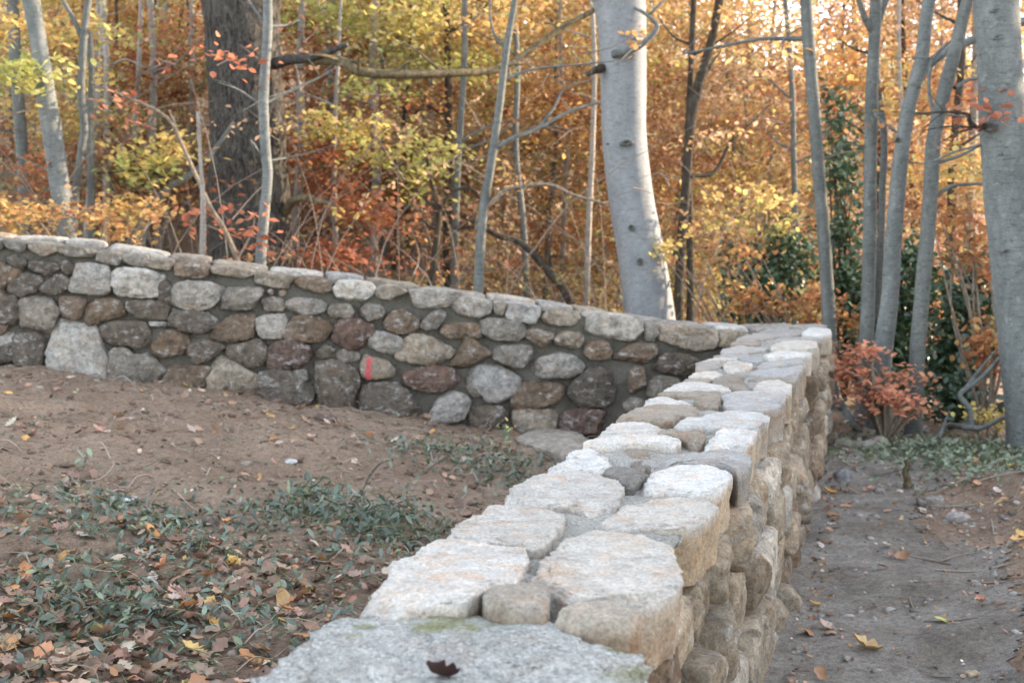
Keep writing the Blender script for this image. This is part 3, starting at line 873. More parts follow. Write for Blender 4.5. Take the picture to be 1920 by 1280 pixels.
LEAF6 = (np.array([(0, 0, 0), (.28, .30, .05), (.30, .66, .05), (0, 1.0, -.06), (-.30, .66, .05), (-.28, .30, .05)]), np.array([[0, 1, 2, 3], [0, 3, 4, 5]]))
LEAF4 = (np.array([(0, 0, 0), (.32, .5, .06), (0, 1.0, -.03), (-.32, .5, .06)]), np.array([[0, 1, 2, 3]]))
LEAFL = (np.array([(0, 0, 0), (.17, .32, .03), (.16, .66, .02), (0, 1.0, -.08), (-.16, .66, .02), (-.17, .32, .03)]), np.array([[0, 1, 2, 3], [0, 3, 4, 5]]))


def oakleaf(lob=5, curl=.2, seed=0):
    r = np.random.default_rng(seed)
    n = 9; V = []; fs = []
    for i in range(n):
        t = i / (n - 1)
        w = .34 * math.sin(math.pi * min(1, t * .92 + .06)) ** .8 * (1 + .32 * math.cos(lob * 2 * math.pi * t)) + .015
        z = curl * (t - .5) ** 2 * 2
        V += [(-w, t, z + curl * .5 * w * 2 + r.normal(0, .02)), (0, t, z - .02), (w, t, z + curl * .7 * w * 2 + r.normal(0, .02))]
    for i in range(n - 1):
        a = 3 * i
        fs += [(a, a + 1, a + 4, a + 3), (a + 1, a + 2, a + 5, a + 4)]
    return np.array(V), np.array(fs)


PAL = {
 'rust': [((.44, .17, .08), 4), ((.52, .24, .11), 3), ((.32, .12, .06), 3), ((.38, .22, .12), 1)],
 'red': [((.50, .19, .11), 4), ((.56, .25, .15), 3), ((.38, .13, .08), 3)],
 'salmon': [((.78, .34, .20), 4), ((.82, .42, .25), 3), ((.62, .24, .14), 3)],
 'orange': [((.64, .36, .13), 4), ((.68, .44, .17), 3), ((.54, .27, .12), 2), ((.58, .48, .18), 1)],
 'gold': [((.70, .53, .16), 4), ((.64, .56, .20), 3), ((.68, .43, .14), 2)],
 'ygreen': [((.52, .52, .15), 4), ((.45, .49, .16), 3), ((.62, .56, .18), 2), ((.34, .39, .13), 1)],
 'olive': [((.38, .38, .17), 3), ((.47, .41, .19), 3), ((.42, .31, .16), 2), ((.30, .33, .15), 2)],
 'brown': [((.44, .29, .18), 4), ((.50, .31, .19), 3), ((.33, .21, .14), 3), ((.54, .39, .23), 1)],
 'holly': [((.055, .095, .050), 5), ((.075, .125, .065), 3), ((.038, .066, .038), 3), ((.12, .16, .09), 1)],
 'litter': [((.31, .205, .165), 5), ((.37, .235, .185), 4), ((.23, .155, .125), 4), ((.42, .29, .23), 3), ((.45, .37, .32), 2), ((.44, .23, .12), 2), ((.52, .33, .12), .6), ((.55, .47, .42), .8)],
 'path': [((.46, .25, .14), 4), ((.40, .25, .17), 4), ((.58, .37, .13), 2), ((.48, .39, .32), 3), ((.31, .19, .13), 3)],
 'cover': [((.115, .15, .105), 5), ((.16, .20, .14), 4), ((.08, .105, .07), 4), ((.22, .26, .19), 2), ((.24, .27, .15), 1)],
 'mint': [((.22, .27, .18), 4), ((.28, .33, .22), 3), ((.16, .19, .12), 3)],
}


def names_lit(names):
    k = list(names)[0] if isinstance(names, dict) else names
    return k not in ('litter', 'path', 'cover', 'mint', 'holly')


def pal(names, n):
    cs, ws = [], []
    for nm, w in (names.items() if isinstance(names, dict) else {names: 1}.items()):
        tot = sum(x for _, x in PAL[nm])
        for c, x in PAL[nm]: cs.append(c); ws.append(x / tot * w)
    cs, ws = np.array(cs), np.array(ws) / sum(ws)
    c = cs[rng.choice(len(cs), n, p=ws)]
    if 'litter' in (names if isinstance(names, dict) else (names,)): c = c * np.array([1.0, .95, .84])
    if names_lit(names): c = c * .93 + c.mean(1, keepdims=True) * .07
    return np.clip(c * (.93 if names_lit(names) else 1) * rng.uniform(.72, 1.22, (n, 1)) * rng.uniform(.93, 1.07, (n, 3)), .005, .9)


SX, SY = math.sin(R(72)), math.cos(R(72))


def sun_gap(C):
    """the low sun finds gaps between the crowns here: True where a leaf stays"""
    cc = C[:, 0] * SY - C[:, 1] * SX; d = C[:, 0] * SX + C[:, 1] * SY - 3.1
    lo = C[:, 2] - .268 * d
    blk = (((cc > -13.8) & (cc < -12.3)) | ((cc > -10.5) & (cc < -9.6)) | ((cc > -11.4) & (cc < -10.8))) & (d > 1.3) & (lo > .4) & (lo < 4.6)
    return ~blk | (rng.random(len(C)) < .06)


def put_leaves(mb, C, size, cols, tpl=LEAF4, tilt=.6, up=None, mi=0):
    """one leaf at each centre: random heading, tilted off horizontal by about tilt rad"""
    if len(C) and C[:, 1].max() > 13.2:
        k = sun_gap(C); C = C[k]; cols = cols[k]
        if up is not None: up = up[k]
    n = len(C)
    tv, tf = tpl
    tv = tv - np.array([0, .5, 0])
    th = rng.uniform(0, 2 * math.pi, n)
    nz = np.stack([rng.normal(0, tilt, n), rng.normal(0, tilt, n), np.ones(n)], 1)
    if up is not None: nz = nz + up
    nz /= np.linalg.norm(nz, axis=1)[:, None]
    x = np.stack([np.cos(th), np.sin(th), np.zeros(n)], 1)
    x = x - (x * nz).sum(1)[:, None] * nz; x /= np.linalg.norm(x, axis=1)[:, None]
    y = np.cross(nz, x)
    sz = size * rng.uniform(.65, 1.25, n)
    M = np.stack([x, y, nz], 1) * sz[:, None, None]
    V = np.einsum('kj,njd->nkd', tv, M) + C[:, None, :]
    k = len(tv)
    f = (tf[None] + (np.arange(n) * k)[:, None, None]).reshape(-1, tf.shape[1])
    mb.add(V.reshape(-1, 3), f, np.repeat(cols, k, 0), mi)


def sprays(mb, ctr, rad, n, palette, leaf=.075, flat=.07, disc=.33, per=26, tpl=LEAF6, tilt=.55, mi=0):
    """flat layered leaf sprays filling an ellipsoid"""
    k = max(1, int(n / per))
    d = rng.normal(size=(k, 3)); d /= np.linalg.norm(d, axis=1)[:, None]
    c = np.array(ctr) + d * (rng.random((k, 1)) ** .5) * np.array(rad)
    cc = np.repeat(c, per, 0)
    m = len(cc)
    hd = np.repeat(rng.uniform(0, 2 * math.pi, k), per)
    dr = np.repeat(rng.normal(0, .12, k), per)
    u = rng.normal(0, disc * .55, m); w = rng.normal(0, disc * .26, m)
    off = np.stack([np.cos(hd) * u - np.sin(hd) * w, np.sin(hd) * u + np.cos(hd) * w, rng.normal(0, flat, m) - dr * u * 2 - .15 * np.abs(u)], 1)
    cols = pal(palette, k)
    own = pal(palette, m)
    mixc = (np.repeat(cols, per, 0) * .45 + own * .55) * np.repeat(rng.uniform(.72, 1.2, (k, 1)), per, 0)
    put_leaves(mb, cc + off, leaf, mixc, tpl, tilt, mi=mi)
    return c


def grd(x, y): return float(gz(x, y))


def trunk_pts(poly, depth, top_ext=2.5, dd=0.0):
    """poly: [(px, py, width px)] from top to bottom; extended up out of sight and down into the ground"""
    P, W = [], []
    n = len(poly)
    for i, (px, py, w) in enumerate(poly):
        Y = depth + dd * (1 - i / max(1, n - 1))
        P.append(at(px, py, Y)); W.append(pxw(w, Y) / 2)
    if top_ext:
        d = (P[0] - P[1]).normalized()
        st_ = (P[0] - P[1]).length; u_ = 0; p0 = P[0].copy(); w0_ = W[0]; e_ = (d + ZV * .25).normalized()
        while u_ < top_ext:
            st_ *= 1.5; u_ += st_
            P.insert(0, p0 + e_ * u_); W.insert(0, w0_ * max(.6, 1 - .06 * u_))
    z = grd(P[-1].x, P[-1].y)
    if P[-1].z > z + .05:
        d = (P[-1] - P[-2]).normalized(); d = Vector((d.x * .5, d.y * .5, d.z)).normalized()
        L = (P[-1].z - z) / -d.z
        if L > .5: P.append(P[-1] + d * (L - .3)); W.append(W[-1] * 1.05)
        P.append(P[-1] + d * min(L, .3)); W.append(W[-1] * 1.22)
    P.append(P[-1] + Vector((0, 0, -.15))); W.append(W[-1] * 1.25)
    return P, W


def tree(label, poly, depth, mat, branches=(), fol=(), name='tree', cat='tree', group=None, sides=14, lump=.05, top=2.5, dd=0.0, per=6, leaf=.075, knots=()):
    P, W = trunk_pts(poly, depth, top, dd)
    root = empty(name, (P[-2].x, P[-2].y, grd(P[-2].x, P[-2].y)), label, cat, group)
    mb = MB(); tube(mb, P[::-1], W[::-1], sides, per, lump, random.uniform(0, 99))
    tr = mb.build('trunk', mat, root)
    for b in branches:
        bp, bw = b[0], b[1]
        Q = []
        for i, q in enumerate(bp):
            Q.append(at(q[0], q[1], depth + (q[2] if len(q) > 2 else 0)))
        r = [pxw(bw[0] + (bw[1] - bw[0]) * i / (len(Q) - 1), depth) / 2 for i in range(len(Q))]
        mb = MB(); tube(mb, Q, r, 8, 5, .12, random.uniform(0, 99))
        for _ in range(b[3] if len(b) > 3 else 0):                  # side twigs
            i = random.randrange(1, len(Q)); p = Q[i]
            d = Vector((random.uniform(-1, 1), random.uniform(-.6, .6), random.uniform(-.4, .7))).normalized()
            l = random.uniform(.15, .5)
            tube(mb, [p, p + d * l * .5 + Vector((0, 0, .02)), p + d * l], [r[i] * .5, r[i] * .35, .002], 5, 3, 0)
        mb.build('branch', (b[2] if len(b) > 2 and b[2] else mat), tr)
    for (px, py, w, h, ang) in knots:                                # branch scars and knots
        rY = depth - pxw(poly[0][2], depth) * .44
        c = at(px, py, rY)
        mb = MB(); a = pxw(w, depth) / 2; bb = pxw(h, depth) / 2
        rad_ = [1.0, 1.05, .75, .45, .2]
        V = []; ns = 12
        for j, q in enumerate(rad_):
            for k in range(ns):
                t = k * 2 * math.pi / ns
                x, z = math.cos(t) * a * q, math.sin(t) * bb * q
                x, z = x * math.cos(ang) - z * math.sin(ang), x * math.sin(ang) + z * math.cos(ang)
                V.append((c.x + x, c.y + (.05, -.004, -.012, .0, .012)[j] , c.z + z))
        i = np.arange((len(rad_) - 1) * ns); a_ = (i // ns) * ns; j = i % ns; j2 = (j + 1) % ns
        mb.add(np.array(V), np.stack([a_ + j, a_ + j2, a_ + ns + j2, a_ + ns + j], 1)); mb.add(np.array(V[-ns:]), np.arange(ns)[None].copy())
        mb.build('knot', M_SCAR, tr)
    if fol:
        mb = MB()
        for (px, py, rx, ry, dz, n, pl) in fol:
            Y = depth + dz
            sprays(mb, at(px, py, Y), (pxw(rx, Y), max(.3, pxw(rx, Y) * .7), pxw(ry, Y)), n, pl, leaf)
        mb.build('foliage', M_LEAF, root)
    return root


HUES = [(560, 160, 'rust'), (660, 170, 'rust'), (720, 180, 'rust'), (560, 380, 'rust'), (660, 380, 'red'), (740, 380, 'rust'), (820, 140, 'orange'), (870, 180, 'rust'), (1040, 180, 'rust'), (1020, 290, 'brown'), (900, 400, 'rust'), (230, 110, 'rust'), (330, 60, 'rust'), (300, 330, 'rust'), (20, 300, 'rust'), (60, 30, 'gold'), (60, 130, 'ygreen'), (150, 60, 'rust'), (220, 40, 'orange'), (300, 20, 'olive'), (300, 100, 'rust'), (250, 180, 'gold'), (320, 200, 'olive'), (280, 260, 'rust'), (340, 310, 'ygreen'), (200, 330, 'olive'), (60, 350, 'rust'), (120, 420, 'orange'), (300, 400, 'orange'),
        (580, 60, 'rust'), (640, 25, 'ygreen'), (620, 130, 'rust'), (700, 100, 'ygreen'), (680, 230, 'gold'), (760, 290, 'ygreen'), (600, 230, 'rust'), (600, 320, 'rust'), (700, 330, 'rust'), (640, 420, 'red'), (720, 430, 'rust'), (780, 120, 'olive'), (820, 40, 'gold'), (800, 200, 'brown'), (860, 260, 'brown'),
        (900, 90, 'ygreen'), (1000, 60, 'orange'), (1060, 110, 'ygreen'), (1000, 200, 'orange'), (880, 330, 'olive'), (840, 410, 'rust'), (980, 330, 'olive'), (1060, 250, 'orange'), (1060, 330, 'olive'), (1000, 420, 'rust'), (1080, 430, 'rust'), (980, 500, 'brown'), (1100, 500, 'olive'), (800, 480, 'brown'),
        (1260, 40, 'orange'), (1260, 160, 'brown'), (1340, 60, 'orange'), (1480, 260, 'brown'), (1440, 400, 'brown'), (1400, 160, 'rust'), (1350, 230, 'brown'), (1420, 220, 'olive'), (1260, 300, 'rust'), (1460, 320, 'gold'), (1380, 340, 'olive'), (1280, 420, 'brown'), (1400, 480, 'rust'), (1300, 540, 'olive'), (1480, 180, 'rust'), (1330, 480, 'ygreen'),
        (1580, 90, 'orange'), (1600, 200, 'rust'), (1700, 50, 'brown'), (1680, 160, 'olive'), (1860, 60, 'brown'), (1750, 370, 'brown'), (1620, 300, 'brown'), (1790, 200, 'orange'), (1800, 330, 'orange'), (1900, 200, 'rust'), (1900, 350, 'olive'), (1780, 450, 'rust'), (1600, 430, 'rust'), (1850, 500, 'rust')]


def hue_near(p):
    """each bough takes the hue of the trees standing thereabouts"""
    d = Vector(p) - CAM
    px = 960 + FPX * d.x / d.dot(FWD); py = 640 - FPX * d.dot(UP) / d.dot(FWD)
    px += random.gauss(0, 40); py += random.gauss(0, 30)
    return min(HUES, key=lambda h: (h[0] - px) ** 2 + 2 * (h[1] - py) ** 2)[2]


# --- the trees one can point to
tree('huge dark rough-barked oak behind the wall with one long mossy limb',
     [(452, -40, 150), (455, 40, 140), (460, 130, 136), (464, 250, 138), (468, 380, 146), (470, 500, 160)], 13.0, M_OAK,
     [([(515, 120, -.1), (545, 112, -.5), (585, 108, -.8), (652, 84, -1.0)], (24, 9), M_OAK),
      ([(575, 112, -.7), (640, 116, -.9), (672, 134, -1.0), (740, 140, -.9), (830, 138, -.7), (930, 131, -.4), (985, 100, -.2), (1050, 55, 0), (1130, 10, .2), (1200, -40, .3)], (19, 9), M_LIMB, 14),
      ([(535, 400, -.1), (548, 378, -.3), (575, 371, -.5), (620, 383, -.7)], (20, 8), M_LIMB)],
     [(640, 28, 130, 26, 1.2, 420, 'ygreen'), (790, 25, 80, 26, .9, 260, {'ygreen': 2, 'gold': 1}), (760, 120, 120, 40, 1.4, 300, {'ygreen': 1, 'olive': 1}), (700, 165, 90, 14, .6, 160, 'ygreen')],
     sides=40, lump=.10, top=3)
tree('slender grey sapling with a sunlit edge standing close before the huge dark oak',
     [(502, -20, 17), (502, 60, 18), (496, 140, 18), (494, 200, 19), (499, 290, 19), (502, 330, 19), (494, 420, 20), (489, 495, 21)], 9.9, M_BEECH3,
     [([(503, 50), (535, 48, .1), (560, 38, .2)], (7, 2), None, 2), ([(495, 195), (540, 172, .1), (600, 145, .2), (640, 120, .3)], (6, 1.5), None, 3),
      ([(496, 202), (450, 170, -.1), (410, 155, -.2)], (5, 1.2), None, 2), ([(497, 303), (470, 262, -.1), (480, 290, 0)], (4, 1.5)), ([(500, 302), (560, 292, .2), (640, 268, .3)], (4, 1), None, 3), ([(494, 40), (476, 16, 0), (462, -5, 0)], (6, 3))],
     [(425, 130, 40, 60, -.2, 52, 'red'), (440, 420, 45, 60, -.3, 78, 'red')], sides=14, lump=.12)
tree('slim bare sapling standing alone behind the wall between oak and bowed beech',
     [(968, -20, 10), (950, 90, 13), (936, 200, 14), (922, 300, 16), (908, 380, 17), (901, 460, 18), (897, 545, 19)], 10.6, M_BEECH2,
     [([(925, 280), (965, 258), (1010, 240, .1), (1070, 208, .2), (1125, 192, .3)], (10, 5), None, 3), ([(912, 388), (935, 367), (960, 352), (1030, 346, -.1), (1075, 365, -.2), (1135, 382, -.2)], (9, 4), M_TWIG, 2),
      ([(943, 150), (1000, 130, .1), (1080, 122, .2), (1150, 115, .3)], (6, 2.5), None, 4), ([(945, 90), (925, 60, 0), (918, 20, 0), (922, -20, 0)], (6, 3), None, 2), ([(1010, 240, .1), (1040, 200, .2), (1060, 165, .2), (1110, 150, .3)], (6, 2), None, 2)],
     [(960, 20, 60, 40, .3, 104, {'orange': 2, 'gold': 1})], sides=12, lump=.1)
tree('thick smooth pale grey beech trunk bowed towards the oak, rising behind the wall',
     [(1150, -50, 112), (1161, 0, 96), (1166, 50, 89), (1168, 110, 86), (1169, 190, 84), (1171, 270, 83), (1183, 370, 84), (1197, 450, 87), (1207, 510, 90), (1219, 600, 95)], 12.0, M_BEECH,
     [([(1150, 102, -.22), (1175, 96, -.3), (1205, 82, -.32), (1232, 52, -.3), (1215, 30, -.3), (1190, 15, -.2)], (16, 5), M_BEECH2, 3), ([(1215, 30, -.3), (1238, 8, -.3), (1262, -14, -.2)], (6, 3), M_BEECH2), ([(1130, 128, -.1), (1112, 134, -.2), (1098, 142, -.2)], (18, 6), M_DARK)],
     [(1185, 70, 24, 14, -.5, 26, 'orange')], sides=36, lump=.025, top=3,
     knots=[(1175, 268, 26, 11, .1), (1184, 427, 11, 13, 0), (1200, 490, 13, 14, .5), (1140, 270, 7, 3, 0)])
tree('thin crooked dark-barked tree just past the thick bowed beech',
     [(1352, -20, 15), (1335, 70, 16), (1312, 150, 18), (1298, 200, 20), (1292, 260, 17), (1288, 330, 18), (1282, 400, 18), (1276, 480, 17), (1272, 590, 18)], 13.6, M_DARK,
     [([(1298, 330), (1340, 322, .1), (1368, 270, .2), (1400, 240, .3), (1440, 200, .5)], (9, 4), None, 4), ([(1300, 180), (1335, 120, .2), (1352, 95, .3)], (7, 2), None, 2)],
     [(1330, 250, 120, 110, .8, 300, {'brown': 2, 'orange': 1}), (1300, 40, 90, 50, .8, 200, {'orange': 2, 'gold': 1})], sides=12, lump=.2)
tree('straight slim grey beech behind the wall corner, one bough pointing at the bowed beech',
     [(1510, -20, 22), (1517, 90, 23), (1526, 200, 23), (1534, 310, 24), (1541, 400, 24), (1547, 480, 24), (1553, 570, 26), (1556, 660, 28)], 10.4, M_BEECH2,
     [([(1515, 73), (1470, 73, .1), (1420, 74, .1), (1350, 88, .2), (1280, 102, .3)], (10, 4), M_BEECH2, 4), ([(1538, 300), (1590, 285, .1), (1650, 284, .2)], (4, 1.5), None, 3)],
     [(1460, 115, 70, 25, .4, 130, {'orange': 2, 'brown': 1})], sides=14, lump=.06)
tree('forked grey beech first of the cluster beyond the wall end, with a thin second stem',
     [(1640, 62, 22), (1638, 110, 22), (1634, 180, 24), (1632, 300, 24), (1631, 420, 25), (1628, 540, 26), (1624, 690, 30)], 10.0, M_BEECH2,
     [([(1640, 66), (1622, 35, -.05), (1608, -8, -.1), (1600, -40, -.1)], (14, 9)), ([(1640, 64), (1652, 25, .05), (1664, -10, .1), (1670, -50, .1)], (16, 10)), ([(1642, 130, .1), (1650, 190, .15), (1658, 260, .15), (1655, 350, .15), (1651, 470, .1), (1640, 600, .1)], (13, 14)), ([(1632, 283), (1590, 270), (1540, 290, -.1)], (4, 1.5), None, 2)],
     [(1655, 165, 70, 45, .3, 150, {'gold': 2, 'orange': 1})], sides=14, lump=.08, top=.01)
tree('leaning grey beech amid the cluster, its heavy bough bent over to the stout beech',
     [(1748, -40, 24), (1736, 40, 24), (1728, 110, 25), (1712, 170, 25), (1700, 220, 27), (1690, 290, 28), (1681, 380, 30), (1675, 460, 30), (1668, 560, 32), (1660, 620, 34), (1650, 720, 38)], 9.7, M_BEECH3,
     [([(1712, 168), (1735, 130), (1765, 103), (1800, 86, .1), (1850, 66, .2), (1925, 40, .2)], (19, 14)), ([(1684, 250), (1640, 215), (1660, 214, .1)], (4, 2)), ([(1712, 212), (1770, 215, .1), (1830, 222, .1)], (6, 2.5), None, 4)],
     [(1740, 230, 60, 40, .2, 104, {'rust': 1, 'orange': 1})], sides=16, lump=.08, knots=[(1683, 262, 9, 9, 0), (1668, 582, 12, 10, 0)])
tree('grey beech outermost of the cluster, leaning towards the stout beech',
     [(1822, -30, 22), (1806, 30, 23), (1792, 90, 24), (1776, 150, 26), (1764, 200, 26), (1750, 265, 28), (1746, 340, 28), (1740, 430, 28), (1730, 540, 28), (1722, 640, 29), (1712, 800, 32)], 9.4, M_BEECH2,
     [([(1755, 225), (1742, 170, .1), (1750, 110, .1), (1790, 72, .2)], (8, 5), None, 2), ([(1750, 308), (1800, 292, 0), (1840, 272, .1), (1880, 255, .1)], (7, 3), None, 3), ([(1748, 370), (1790, 348, .1), (1850, 345, .1)], (9, 5), M_BEECH2, 2), ([(1790, 165, 0), (1815, 150, .1), (1835, 148, .1)], (8, 5))],
     [(1790, 330, 70, 60, .4, 156, {'orange': 1, 'gold': 1})], sides=14, lump=.08)
tree('stout grey beech trunk with knots standing on the green verge by the path',
     [(1862, -60, 82), (1868, 0, 80), (1874, 110, 79), (1880, 250, 82), (1893, 400, 86), (1906, 520, 90), (1922, 650, 94), (1936, 760, 100), (1944, 850, 112)], 8.5, M_BEECH3,
     [([(1848, 236, -.12), (1832, 240, -.16), (1818, 228, -.18), (1812, 214, -.2), (1770, 210, -.2), (1720, 214, -.2)], (12, 3), M_DARK, 5), ([(1900, 42, 0), (1930, 36, .05), (1980, 20, .1)], (14, 8)), ([(1838, 272, 0), (1790, 285, -.05), (1740, 305, -.1), (1700, 303, -.1)], (5, 2), None, 3)],
     [(1880, 205, 34, 14, -.3, 52, 'red')], sides=32, lump=.03, knots=[(1858, 238, 24, 18, .1), (1892, 290, 38, 12, -.05), (1911, 411, 14, 20, 0), (1872, 20, 30, 7, .1), (1874, 70, 24, 10, .2), (1890, 470, 30, 5, .1)])
tree('leaning smooth grey beech among the crowded stems at the upper end of the wall',
     [(48, -60, 34), (58, 0, 32), (72, 80, 30), (84, 160, 34), (98, 250, 36), (108, 320, 36), (118, 400, 34), (126, 450, 36)], 11.2, M_BEECH3,
     [([(92, 190, .1), (108, 250, .1), (122, 330, .1), (130, 370, .1)], (10, 12))],
     [(25, 50, 70, 20, .5, 208, {'gold': 2, 'orange': 1}), (40, 135, 75, 26, -.3, 300, 'ygreen'), (20, 400, 80, 30, -.2, 300, {'orange': 2, 'gold': 1}), (60, 330, 60, 30, .4, 156, 'rust')], sides=16, lump=.05)
tree('straight grey stem beyond the leaning beech at the upper end of the wall',
     [(22, -40, 22), (26, 60, 22), (34, 180, 22), (42, 300, 22), (48, 440, 24)], 12.6, M_BEECH2, (), [(60, 210, 80, 30, .4, 208, {'orange': 1, 'gold': 1})], sides=12)
tree('twin-stemmed grey young tree between the leaning beech and the oak',
     [(172, -40, 12), (160, 40, 13), (155, 100, 15), (152, 180, 14), (158, 240, 15), (150, 300, 14), (140, 380, 16), (136, 450, 17)], 11.8, M_BEECH2,
     [([(156, 80), (140, 40), (118, 0), (105, -40)], (9, 7)), ([(168, 60, .2), (172, 140, .2), (168, 230, .2), (170, 330, .2), (172, 460, .2)], (12, 15))],
     [(190, 60, 90, 30, .6, 260, {'orange': 1, 'gold': 1, 'ygreen': 1}), (240, 395, 90, 40, -.3, 240, {'orange': 2, 'gold': 1}), (120, 140, 60, 30, .3, 156, 'gold')], sides=12, lump=.1)
tree('thin arching bare sapling bending down from the crowded stems to the foot of the oak',
     [(170, 155, 3), (230, 180, 5), (290, 205, 6), (322, 232, 7), (345, 280, 7), (370, 335, 8), (395, 390, 9), (420, 430, 10), (446, 490, 11)], 11.4, M_TWIG,
     [([(290, 205), (330, 196), (400, 190, .1)], (3, 1), None, 3), ([(446, 485), (470, 440), (478, 410)], (5, 2), None, 3), ([(420, 435), (380, 420)], (4, 2), None, 2)], [(230, 190, 60, 20, .1, 52, 'red'), (300, 280, 70, 30, .3, 130, 'gold')], sides=8, lump=.1, top=0)
tree('slanting grey stem propped low between the crowded stems and the oak',
     [(395, 290, 8), (360, 325, 11), (320, 350, 13), (290, 378, 14), (272, 420, 16), (262, 470, 18)], 11.9, M_BEECH2,
     [([(320, 350), (300, 330), (270, 320), (180, 325)], (9, 3), M_DARK, 4)], [(270, 305, 90, 16, 0, 208, 'ygreen'), (330, 262, 30, 14, .2, 78, 'gold')], sides=10, lump=.1, top=.3)
tree('pale sunlit pole of a dead stem just before the oak foot', [(376, 300, 7), (380, 360, 10), (381, 420, 12), (379, 490, 13)], 11.0, M_POLE, (), (), sides=8, lump=.15, top=.2)
tree('dark fallen-over stem slanting through the thicket between the slim sapling and the bowed beech',
     [(930, 440, 10), (975, 455, 12), (1005, 482, 14), (1030, 510, 16), (1060, 545, 18)], 13.4, M_DARK, [([(1040, 520), (1030, 480), (1035, 440)], (8, 4), None, 3), ([(930, 440), (900, 425), (820, 430), (790, 410)], (9, 4), None, 5)],
     [(900, 440, 110, 50, .5, 300, {'brown': 2, 'olive': 1})], sides=10, lump=.15, top=.3)
tree('dark leafy sapling with arched boughs between the oak limb and the slim sapling',
     [(815, 372, 6), (822, 400, 10), (820, 440, 12), (810, 520, 14)], 13.0, M_DARK, [([(820, 400), (850, 360), (885, 355), (905, 380)], (8, 4), None, 4), ([(820, 400), (790, 365), (755, 345), (720, 350)], (7, 3), None, 5)],
     [(760, 280, 120, 34, -.2, 390, {'gold': 2, 'ygreen': 2}), (650, 235, 110, 26, -.3, 340, {'gold': 3, 'ygreen': 1}), (780, 330, 70, 30, 0, 180, 'ygreen')], sides=10, lump=.15, top=.5)
tree('russet-leaved young beech filling the gap beside the sunlit flank of the oak',
     [(640, -20, 6), (632, 150, 8), (626, 300, 9), (628, 420, 11), (630, 520, 12)], 13.5, M_POLE, [([(628, 380), (600, 420), (560, 450)], (5, 2), None, 4), ([(630, 200), (580, 180), (545, 190)], (5, 2), None, 4)],
     [(600, 100, 80, 60, .5, 260, {'rust': 3, 'brown': 1}), (610, 290, 90, 40, 0, 390, 'rust'), (700, 400, 100, 28, -.6, 420, {'rust': 2, 'red': 2}), (600, 470, 80, 18, -.8, 360, {'rust': 1, 'red': 2}), (650, 350, 80, 30, 0, 260, 'rust'), (660, 400, 20, 8, -.9, 26, 'gold')], sides=8, lump=.12)

# --- indistinct stems, zone by zone
ZONES = [
 ((130, 370), 19, 'slim upright stem in the crowded wood between the leaning beech and the oak', 'slim stems between the leaning beech and the oak', {'orange': 2, 'gold': 2, 'rust': 1, 'ygreen': 1}),
 ((548, 880), 17, 'thin pale pole stem in the wood between the oak and the slim bare sapling', 'pole stems between the oak and the slim sapling', {'rust': 3, 'brown': 1, 'ygreen': 1, 'orange': 1}),
 ((920, 1120), 5, 'thin stem in the thicket between the slim bare sapling and the bowed beech', 'stems between the slim sapling and the bowed beech', {'olive': 2, 'brown': 2, 'orange': 1}),
 ((1240, 1500), 6, 'thin stem in the light wood between the bowed beech and the corner of the wall', 'stems between the bowed beech and the wall corner', {'orange': 2, 'brown': 1, 'gold': 1}),
 ((1570, 1840), 8, 'thin stem in the wood behind the beech cluster and the evergreens', 'stems behind the beech cluster', {'orange': 2, 'gold': 2, 'rust': 1}),
 ((-120, 20), 5, 'grey stem in the wood beyond the upper end of the wall', 'stems beyond the upper end of the wall', {'orange': 2, 'gold': 1}),
]
for (x0, x1), n, lab, grp, pl in ZONES:
    for i in range(n):
        px = x0 + (x1 - x0) * (i + random.uniform(.1, .9)) / n
        Y = random.uniform(13.7, 21)
        w = random.uniform(.05, .13) * FPX / Y
        le = random.uniform(-30, 30)
        poly = [(px + le, -40, w * .7), (px + le * .7 + random.uniform(-8, 8), 120, w * .8), (px + le * .3 + random.uniform(-8, 8), 280, w * .9), (px, 420, w)]
        fol = []
        for _ in range(5):
            fx, fy = px + random.uniform(-80, 80), random.uniform(-20, 400)
            if 1375 < fx < 1535 and fy < 110: continue
            fol.append((fx, fy, random.uniform(50, 110), random.uniform(10, 26), random.uniform(-.1, 1.2), 300, hue_near(at(fx, fy, Y)) if random.random() < .85 else pl))
        br = []
        for _ in range(random.randint(1, 3)):
            yy = random.uniform(40, 330); sg = random.choice((-1, 1)); L_ = random.uniform(50, 120)
            f0 = px + le * (1 - (yy + 40) / 460)
            br.append(([(f0, yy), (f0 + sg * L_ * .5, yy - random.uniform(10, 40)), (f0 + sg * L_, yy - random.uniform(20, 90))], (w * .4, 1.5), None, 1))
        tree(lab, poly, Y, random.choice((M_POLE, M_BEECH2, M_POLE, M_DARK)), br, fol, 'young_tree', 'tree', grp, 7, .1, 1.5, leaf=.066)

# --- evergreens and shrubs
def shrub(name, label, cat, px, py, depth, blobs, palette, mat, leaf, n_st=7, tpl=LEAF6, group=None, flat=.1, stemmat=None, tilt=.8):
    b = at(px, py, depth); z = grd(b.x, b.y)
    root = empty(name, (b.x, b.y, z), label, cat, group)
    mb = MB(); ms_ = MB()
    for (bx, by, rx, ry, dz, n) in blobs:
        Y = depth + dz; c = at(bx, by, Y)
        cs = sprays(mb, c, (pxw(rx, Y), pxw(rx, Y) * .8, pxw(ry, Y)), n, palette, leaf, flat, .2, 18, tpl, tilt)
        for q in random.sample(range(len(cs)), min(len(cs), 5)):
            e = Vector(cs[q]); m_ = Vector((b.x, b.y, z)).lerp(e, .5) + Vector((random.uniform(-.1, .1), random.uniform(-.1, .1), .12))
            tube(ms_, [(b.x, b.y, z - .05), m_, e], [.014, .010, .003], 6, 4, 0)
    ms_.build('stem', stemmat or M_DARK, root)
    mb.build('foliage', mat, root)
    return root


